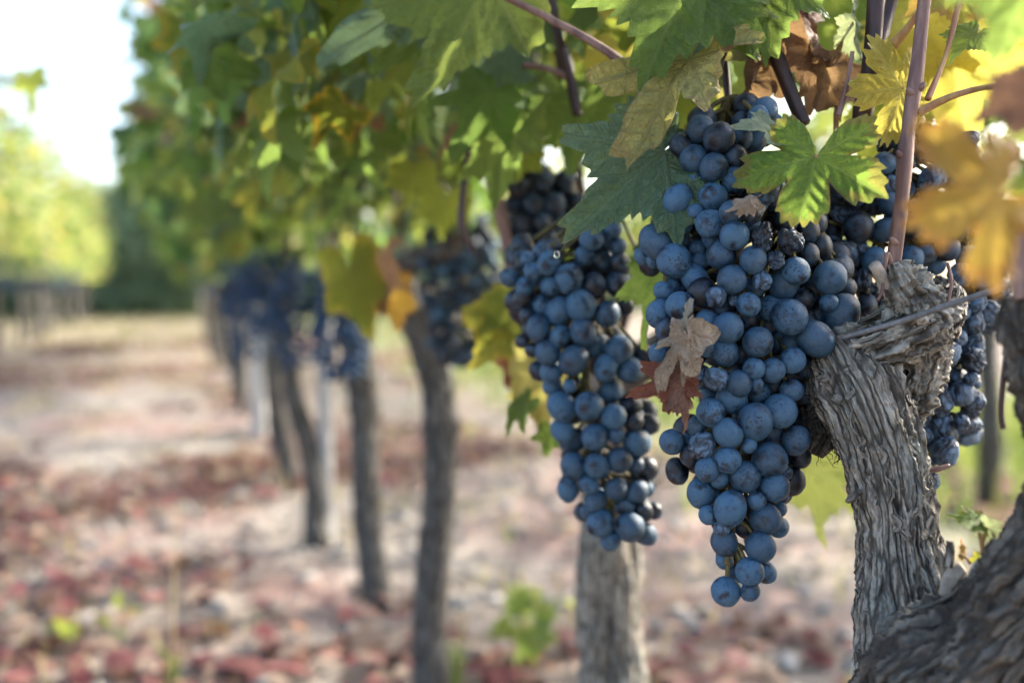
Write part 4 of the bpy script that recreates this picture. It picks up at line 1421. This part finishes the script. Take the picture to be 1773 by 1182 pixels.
# ------------------------------------------------------------------ leaves that show singly
hero = [
    # mat, junction, tip, roll, kw, label, vine (0 front, 1 second)
    ('green', (1190, -35, .475), (1108, 146, .452), 12, dict(deep=.28, width=.98, fold=.12, droop=.12), 'large dark green leaf hanging at the top edge', 0),
    ('green', (1322, -55, .478), (1346, 108, .462), -18, dict(deep=.30, width=.82, fold=.2), 'dark green leaf tip hanging above the brown dry leaves', 0),
    ('bright', (1413, 270, .428), (1380, 392, .418), 8, dict(deep=.57, width=1.0, fold=.06, droop=.04, wave=.10, close=.30, teeth=.10, nT=38, lp=8.0, lw=1.0, jit=0, lobes=BROAD), 'bright green five-lobed leaf with red-tinged tip before the grapes', 0),
    ('pale', (1350, 240, .447), (1272, 197, .440), 74, dict(deep=.3, fold=.35, droop=.25), 'small folded pale green leaf edge-on', 0),
    ('tan', (1196, 108, .47), (1060, 294, .455), 48, dict(deep=.52, width=.85, fold=.3, wave=.2, droop=.1), 'withered yellowish tan leaf with brown curled tip', 0),
    ('blue', (1150, 262, .478), (955, 412, .468), 30, dict(deep=.40, width=.95, fold=.15, droop=.18, wave=.12), 'drooping blue-green leaf over the blurred bunch', 0),
    ('olive', (850, -40, .56), (694, 188, .545), 42, dict(deep=.34, width=.9, fold=.25), 'olive green leaf hanging with tip down', 1),
    ('blue', (770, -30, .60), (535, 100, .575), 40, dict(deep=.42, width=.85, fold=.2), 'dark blue-green leaf with long pointed tip', 1),
    ('green', (745, 50, .61), (630, 118, .60), 35, dict(deep=.4), None, 1),
    ('yellow', (1562, 152, .466), (1474, 160, .458), 5, dict(deep=.55, width=1.0, fold=.1, wave=.12, lp=7.0, lobes=BROAD), 'sunlit yellow leaf speckled with brown behind the cane', 0),
    ('yellow', (1640, 40, .57), (1668, 275, .55), 10, dict(deep=.3, width=.9), 'large plain yellow leaf behind the shrivelled bunch', 0),
    ('yellow', (1600, 60, .56), (1700, 130, .55), 20, dict(deep=.3), None, 0),
    ('orange', (1725, 340, .262), (1585, 388, .254), 4, dict(deep=.50, width=1.0, fold=.1, wave=.1, lp=6.0, lobes=BROAD), 'out of focus orange-yellow leaf close to the lens', 0),
    ('maroon', (1790, 165, .28), (1668, 210, .285), 15, dict(deep=.3, width=.75, fold=.25, crumple=.05), 'out of focus dark brown curled leaf close to the lens', 0),
    ('green', (1800, -60, .28), (1705, 125, .28), 10, dict(deep=.3, width=.8), 'out of focus green leaf in the top right corner', 0),
    ('brown', (1400, 55, .505), (1392, 190, .495), 35, dict(deep=.4, width=.62, fold=.6, crumple=.2, curl=3.0), 'large dry brown curled leaf between the canes', 0),
    ('brown', (1300, 120, .50), (1290, 215, .50), -40, dict(deep=.35, width=.9, fold=.5, crumple=.18, curl=2.2), 'brown dry leaf above the topmost grapes', 0),
    ('brown', (1425, 130, .50), (1458, 250, .495), -30, dict(deep=.4, width=.6, fold=.5, crumple=.2, curl=2.6), None, 0),
    ('dry', (1192, 572, .424), (1122, 690, .430), 25, dict(deep=.55, width=.5, fold=-.9, crumple=.13, nT=18, teeth=.08), 'crumpled grey dry leaf caught on the grapes', 0),
    ('dry', (1190, 585, .422), (1190, 672, .426), -25, dict(deep=.3, width=.42, fold=-.9, crumple=.12, nT=14, teeth=.08), None, 0),
    ('rust', (1168, 655, .437), (1076, 690, .437), 12, dict(deep=.5, width=.8, fold=.1, crumple=.04), 'rust red dry leaf sticking out beside the grey one', 0),
    ('rust', (1178, 662, .438), (1222, 690, .436), 0, dict(deep=.3, width=.7, crumple=.05), None, 0),
    ('brown', (1185, 660, .433), (1188, 758, .430), -30, dict(deep=.3, width=.42, fold=-.8, crumple=.08), None, 0),
    ('dry', (1302, 345, .428), (1256, 362, .428), 30, dict(deep=.2, width=.6, fold=-.9, crumple=.14, nT=16), 'tiny curled brown leaf scrap lying on the upper grapes', 0),
    ('soft', (1400, 790, .66), (1418, 970, .66), 55, dict(deep=.34, width=.85, fold=.05), 'blurred lime yellow leaf hanging left of the trunk', 0),
    ('green', (1145, 462, .52), (1090, 618, .52), 48, dict(deep=.45, width=.85), 'green toothed leaf between the two blue bunches', 0),
    ('gold', (890, 555, .72), (800, 650, .71), 22, dict(deep=.34, width=.9), 'blurred yellow-green leaf left of the second bunch', 1),
    ('gold', (880, 545, .73), (786, 520, .73), 40, dict(deep=.4), None, 1),
    ('tan', (938, 640, .65), (930, 768, .65), 35, dict(deep=.3, width=.8, crumple=.05), 'mottled yellow-brown leaf below the blurred bunch', 1),
    ('green', (910, 700, .64), (860, 752, .64), 60, dict(deep=.4), None, 1),
    ('green', (955, 750, .64), (940, 798, .64), 20, dict(deep=.4), None, 1),
    ('rust', (905, 595, .74), (872, 680, .74), 20, dict(deep=.3, crumple=.1), None, 1),
    ('gold', (606, 468, .95), (640, 604, .94), 24, dict(deep=.3, width=.62, fold=.05), 'hanging green leaf with gold edge before the trunks', 1),
    ('orange', (682, 505, .96), (688, 582, .96), 50, dict(deep=.3), None, 1),
    ('brown', (662, 450, .95), (658, 552, .95), 62, dict(deep=.3, crumple=.08), None, 1),
    ('green', (1002, 185, .67), (985, 305, .655), 6, dict(deep=.25, width=.85), 'blurred broad dark green leaf above the dark bunch', 1),
    ('green', (880, 225, .64), (846, 366, .62), 45, dict(deep=.3, width=.8), None, 1),
    ('blue', (850, 100, .66), (815, 205, .64), 30, dict(deep=.35), None, 1),
    ('lime', (905, 260, .70), (890, 322, .70), 15, dict(deep=.3), None, 1),
    ('lime', (715, 300, .78), (705, 366, .78), 10, dict(deep=.3), None, 1),
    ('lime', (772, 345, .86), (760, 420, .86), 10, dict(deep=.3), None, 1),
    ('redgreen', (1660, -30, .5), (1568, 28, .49), 10, dict(deep=.35), 'red and green leaf at the top beside the cane', 0),
    ('pale', (1284, -10, .50), (1302, 135, .50), 62, dict(deep=.35, fold=.3), None, 0),
    ('pale', (1478, 40, .485), (1484, 116, .48), 68, dict(deep=.3, fold=.5), None, 0),
    ('blue', (1220, 95, .53), (1200, 190, .53), 20, dict(deep=.35), None, 0),
    ('tan', (1245, 60, .52), (1235, 205, .52), 66, dict(deep=.4), None, 0),
    ('lime', (1448, -30, .62), (1430, 120, .62), 5, dict(deep=.3), None, 0),
    ('lime', (1540, 215, .60), (1505, 330, .60), 15, dict(deep=.3), None, 0),
    ('lime', (1570, -30, .66), (1560, 110, .66), 15, dict(deep=.3), None, 0),
    ('lime', (1095, 160, .72), (1020, 245, .72), 15, dict(deep=.3), None, 1),
    ('yellow', (1085, 60, .75), (1040, 190, .75), 15, dict(deep=.3), None, 1),
    ('lime', (1000, -10, .8), (1020, 70, .8), 0, dict(deep=.35), None, 1),
    ('lime', (1240, 120, .62), (1225, 225, .62), 10, dict(deep=.3), None, 0),
    ('lime', (1195, 150, .64), (1175, 235, .64), 10, dict(deep=.3), None, 0),
    ('green', (1690, 60, .46), (1640, 100, .455), 40, dict(deep=.3), None, 0),
]
hv = (vroot, vines[0][0])
for i, (mk, j, t, roll, kw, lab, v) in enumerate(hero):
    big = j[2] < .5
    kw = dict(kw)
    kw.setdefault('nT', 36)
    me = leaf_mesh('leaf', 300 + i * 13, LM[mk], 200 if big else 110, 28 if big else 9, **kw)
    jw, tw = P(*j), P(*t)
    lf = child('leaf', me, hv[v], frame(jw, tw, roll), label=lab)
    back = jw - (tw - jw).normalized() * .02 + Vector((0.012, .012, .022))
    L = (tw - jw).length
    if mk in ('dry', 'brown', 'rust', 'maroon'):
        continue
    child('stalk', stalk_mesh(jw, jw + (jw - Vector(cam.location)).normalized() * .03 + (tw - jw).normalized() * L * .15, .0009, bend=-.1), lf)

# sprout on the crotch of the front vine
sp_ctl = [((1702, 962, .398), (1690, 905, .398), 'bright', (1632, 886, .40), 50, .0008), ((1700, 960, .398), (1708, 912, .398), 'pale', (1748, 928, .397), 15, .0008),
          ((1680, 975, .40), (1664, 960, .40), 'orange', (1668, 928, .40), 70, .0007), ((1705, 970, .398), (1715, 965, .398), 'gold', (1738, 980, .397), 30, .0007), ((1690, 978, .4), (1696, 966, .4), 'gold', (1684, 990, .4), 30, .0007)]
for i, (b, j, mk, t, roll, r) in enumerate(sp_ctl):
    me = leaf_mesh('leaf', 900 + i, LM[mk], 90, 8, deep=.35, width=.8, fold=.3, nT=20)
    lf = child('leaf', me, vroot, frame(P(*j), P(*t), roll), label='young sprout leaf on the crotch of the vine' if i == 0 else None)
    child('stalk', stalk_mesh(P(*b), P(*j), r), lf)

# shoot tips standing out against the sky
for k, (ctl, leaves) in enumerate((([(330, 205, 2.3, 2), (280, 198, 2.3, 2), (240, 190, 2.3, 1.5)], [((245, 190), (222, 205), 'brown'), ((262, 192), (252, 212), 'rust')]),
                                   ([(-60, 100, 2.2, 4), (10, 134, 2.2, 4), (52, 136, 2.2, 3)], [((48, 132), (52, 190), 'lime'), ((10, 138), (6, 150), 'green')]))):
    par = vines[2][0]
    child('cane', tube_px(ctl, 14, 6).mesh('cane', CANE_DK), par)
    for (j, t, mk) in leaves:
        child('leaf', CANOPY[mk if mk in CANOPY else 'brown'][0], par, frame(P(*j, ctl[0][2]), P(*t, ctl[0][2]), 30))

# water drop on the drooping leaf
dv = IV2 * np.array((1, 1, 1.25)) * .0016
wm = N('water')
wmat = wm.done(wm.pbr((.95, .97, 1), .02, None, .5, **{'Transmission Weight': 1.0, 'IOR': 1.33}))
obj('water_drop', mesh('water_drop', dv, IF2, wmat), loc=P(964, 441, .467), label='clear water drop hanging from the drooping leaf tip', cat='water drop')

# ------------------------------------------------------------------ weeds on the ground
def weed(label, px, py, n, h, mats, size):
    g = ground_at(px, py)
    root = empty('weed', g, label, 'weed', 'weeds in the alley')
    for k in range(n):
        a = random.uniform(0, 6.28)
        d = Vector((math.cos(a), math.sin(a), 0)) * random.uniform(.02, .12)
        top = g + d + Vector((0, 0, h * random.uniform(.4, 1.1)))
        child('stem', Tube([g, g + d * .4 + Vector((0, 0, h * .3)), top], [.002, .0016, .0012], 8, 5).mesh('stem', STALK), root)
        s = random.uniform(*size)
        tip = top + Vector((random.gauss(0, .5), random.gauss(0, .5), random.uniform(-.6, .4))).normalized() * s
        child('leaf', random.choice(CANOPY[random.choice(mats)]), root, frame(top, tip, random.uniform(-40, 40)))


weed('leafy green weed sprouting beside the thick second trunk', 925, 1165, 18, .13, ['green', 'lime', 'green', 'olive'], (.03, .05))
weed('small yellow-green weed low in the left foreground soil', 150, 1120, 9, .06, ['lime', 'olive', 'gold'], (.015, .03))
weed('small green weed at the foot of the slim trunk', 760, 1040, 5, .05, ['green', 'lime'], (.015, .025))
for px, py, h, lab in ((300, 1190, .30, 'single thin straw-coloured grass stalk standing in the left foreground'), (790, 1200, .14, 'thin pale grass stalk leaning by the slim trunk')):
    g = ground_at(px, py)
    root = empty('grass_stalk', g, lab, 'grass stalk')
    child('stem', Tube([g, g + Vector((.003, 0, h * .5)), g + Vector((.012, .006, h))], [.0022, .0018, .001], 12, 6).mesh('stem', mat_simple('straw_stem', (.4, .3, .16), (.5, .4, .22), 60)), root)
    sp = [(random.gauss(0, .006), random.gauss(0, .006)) for _ in range(10)]
    b = child('blades', grass_mesh('blades', sp, GREENS, .05, .14, .004), root)
    b.matrix_local = Matrix.Identity(4)
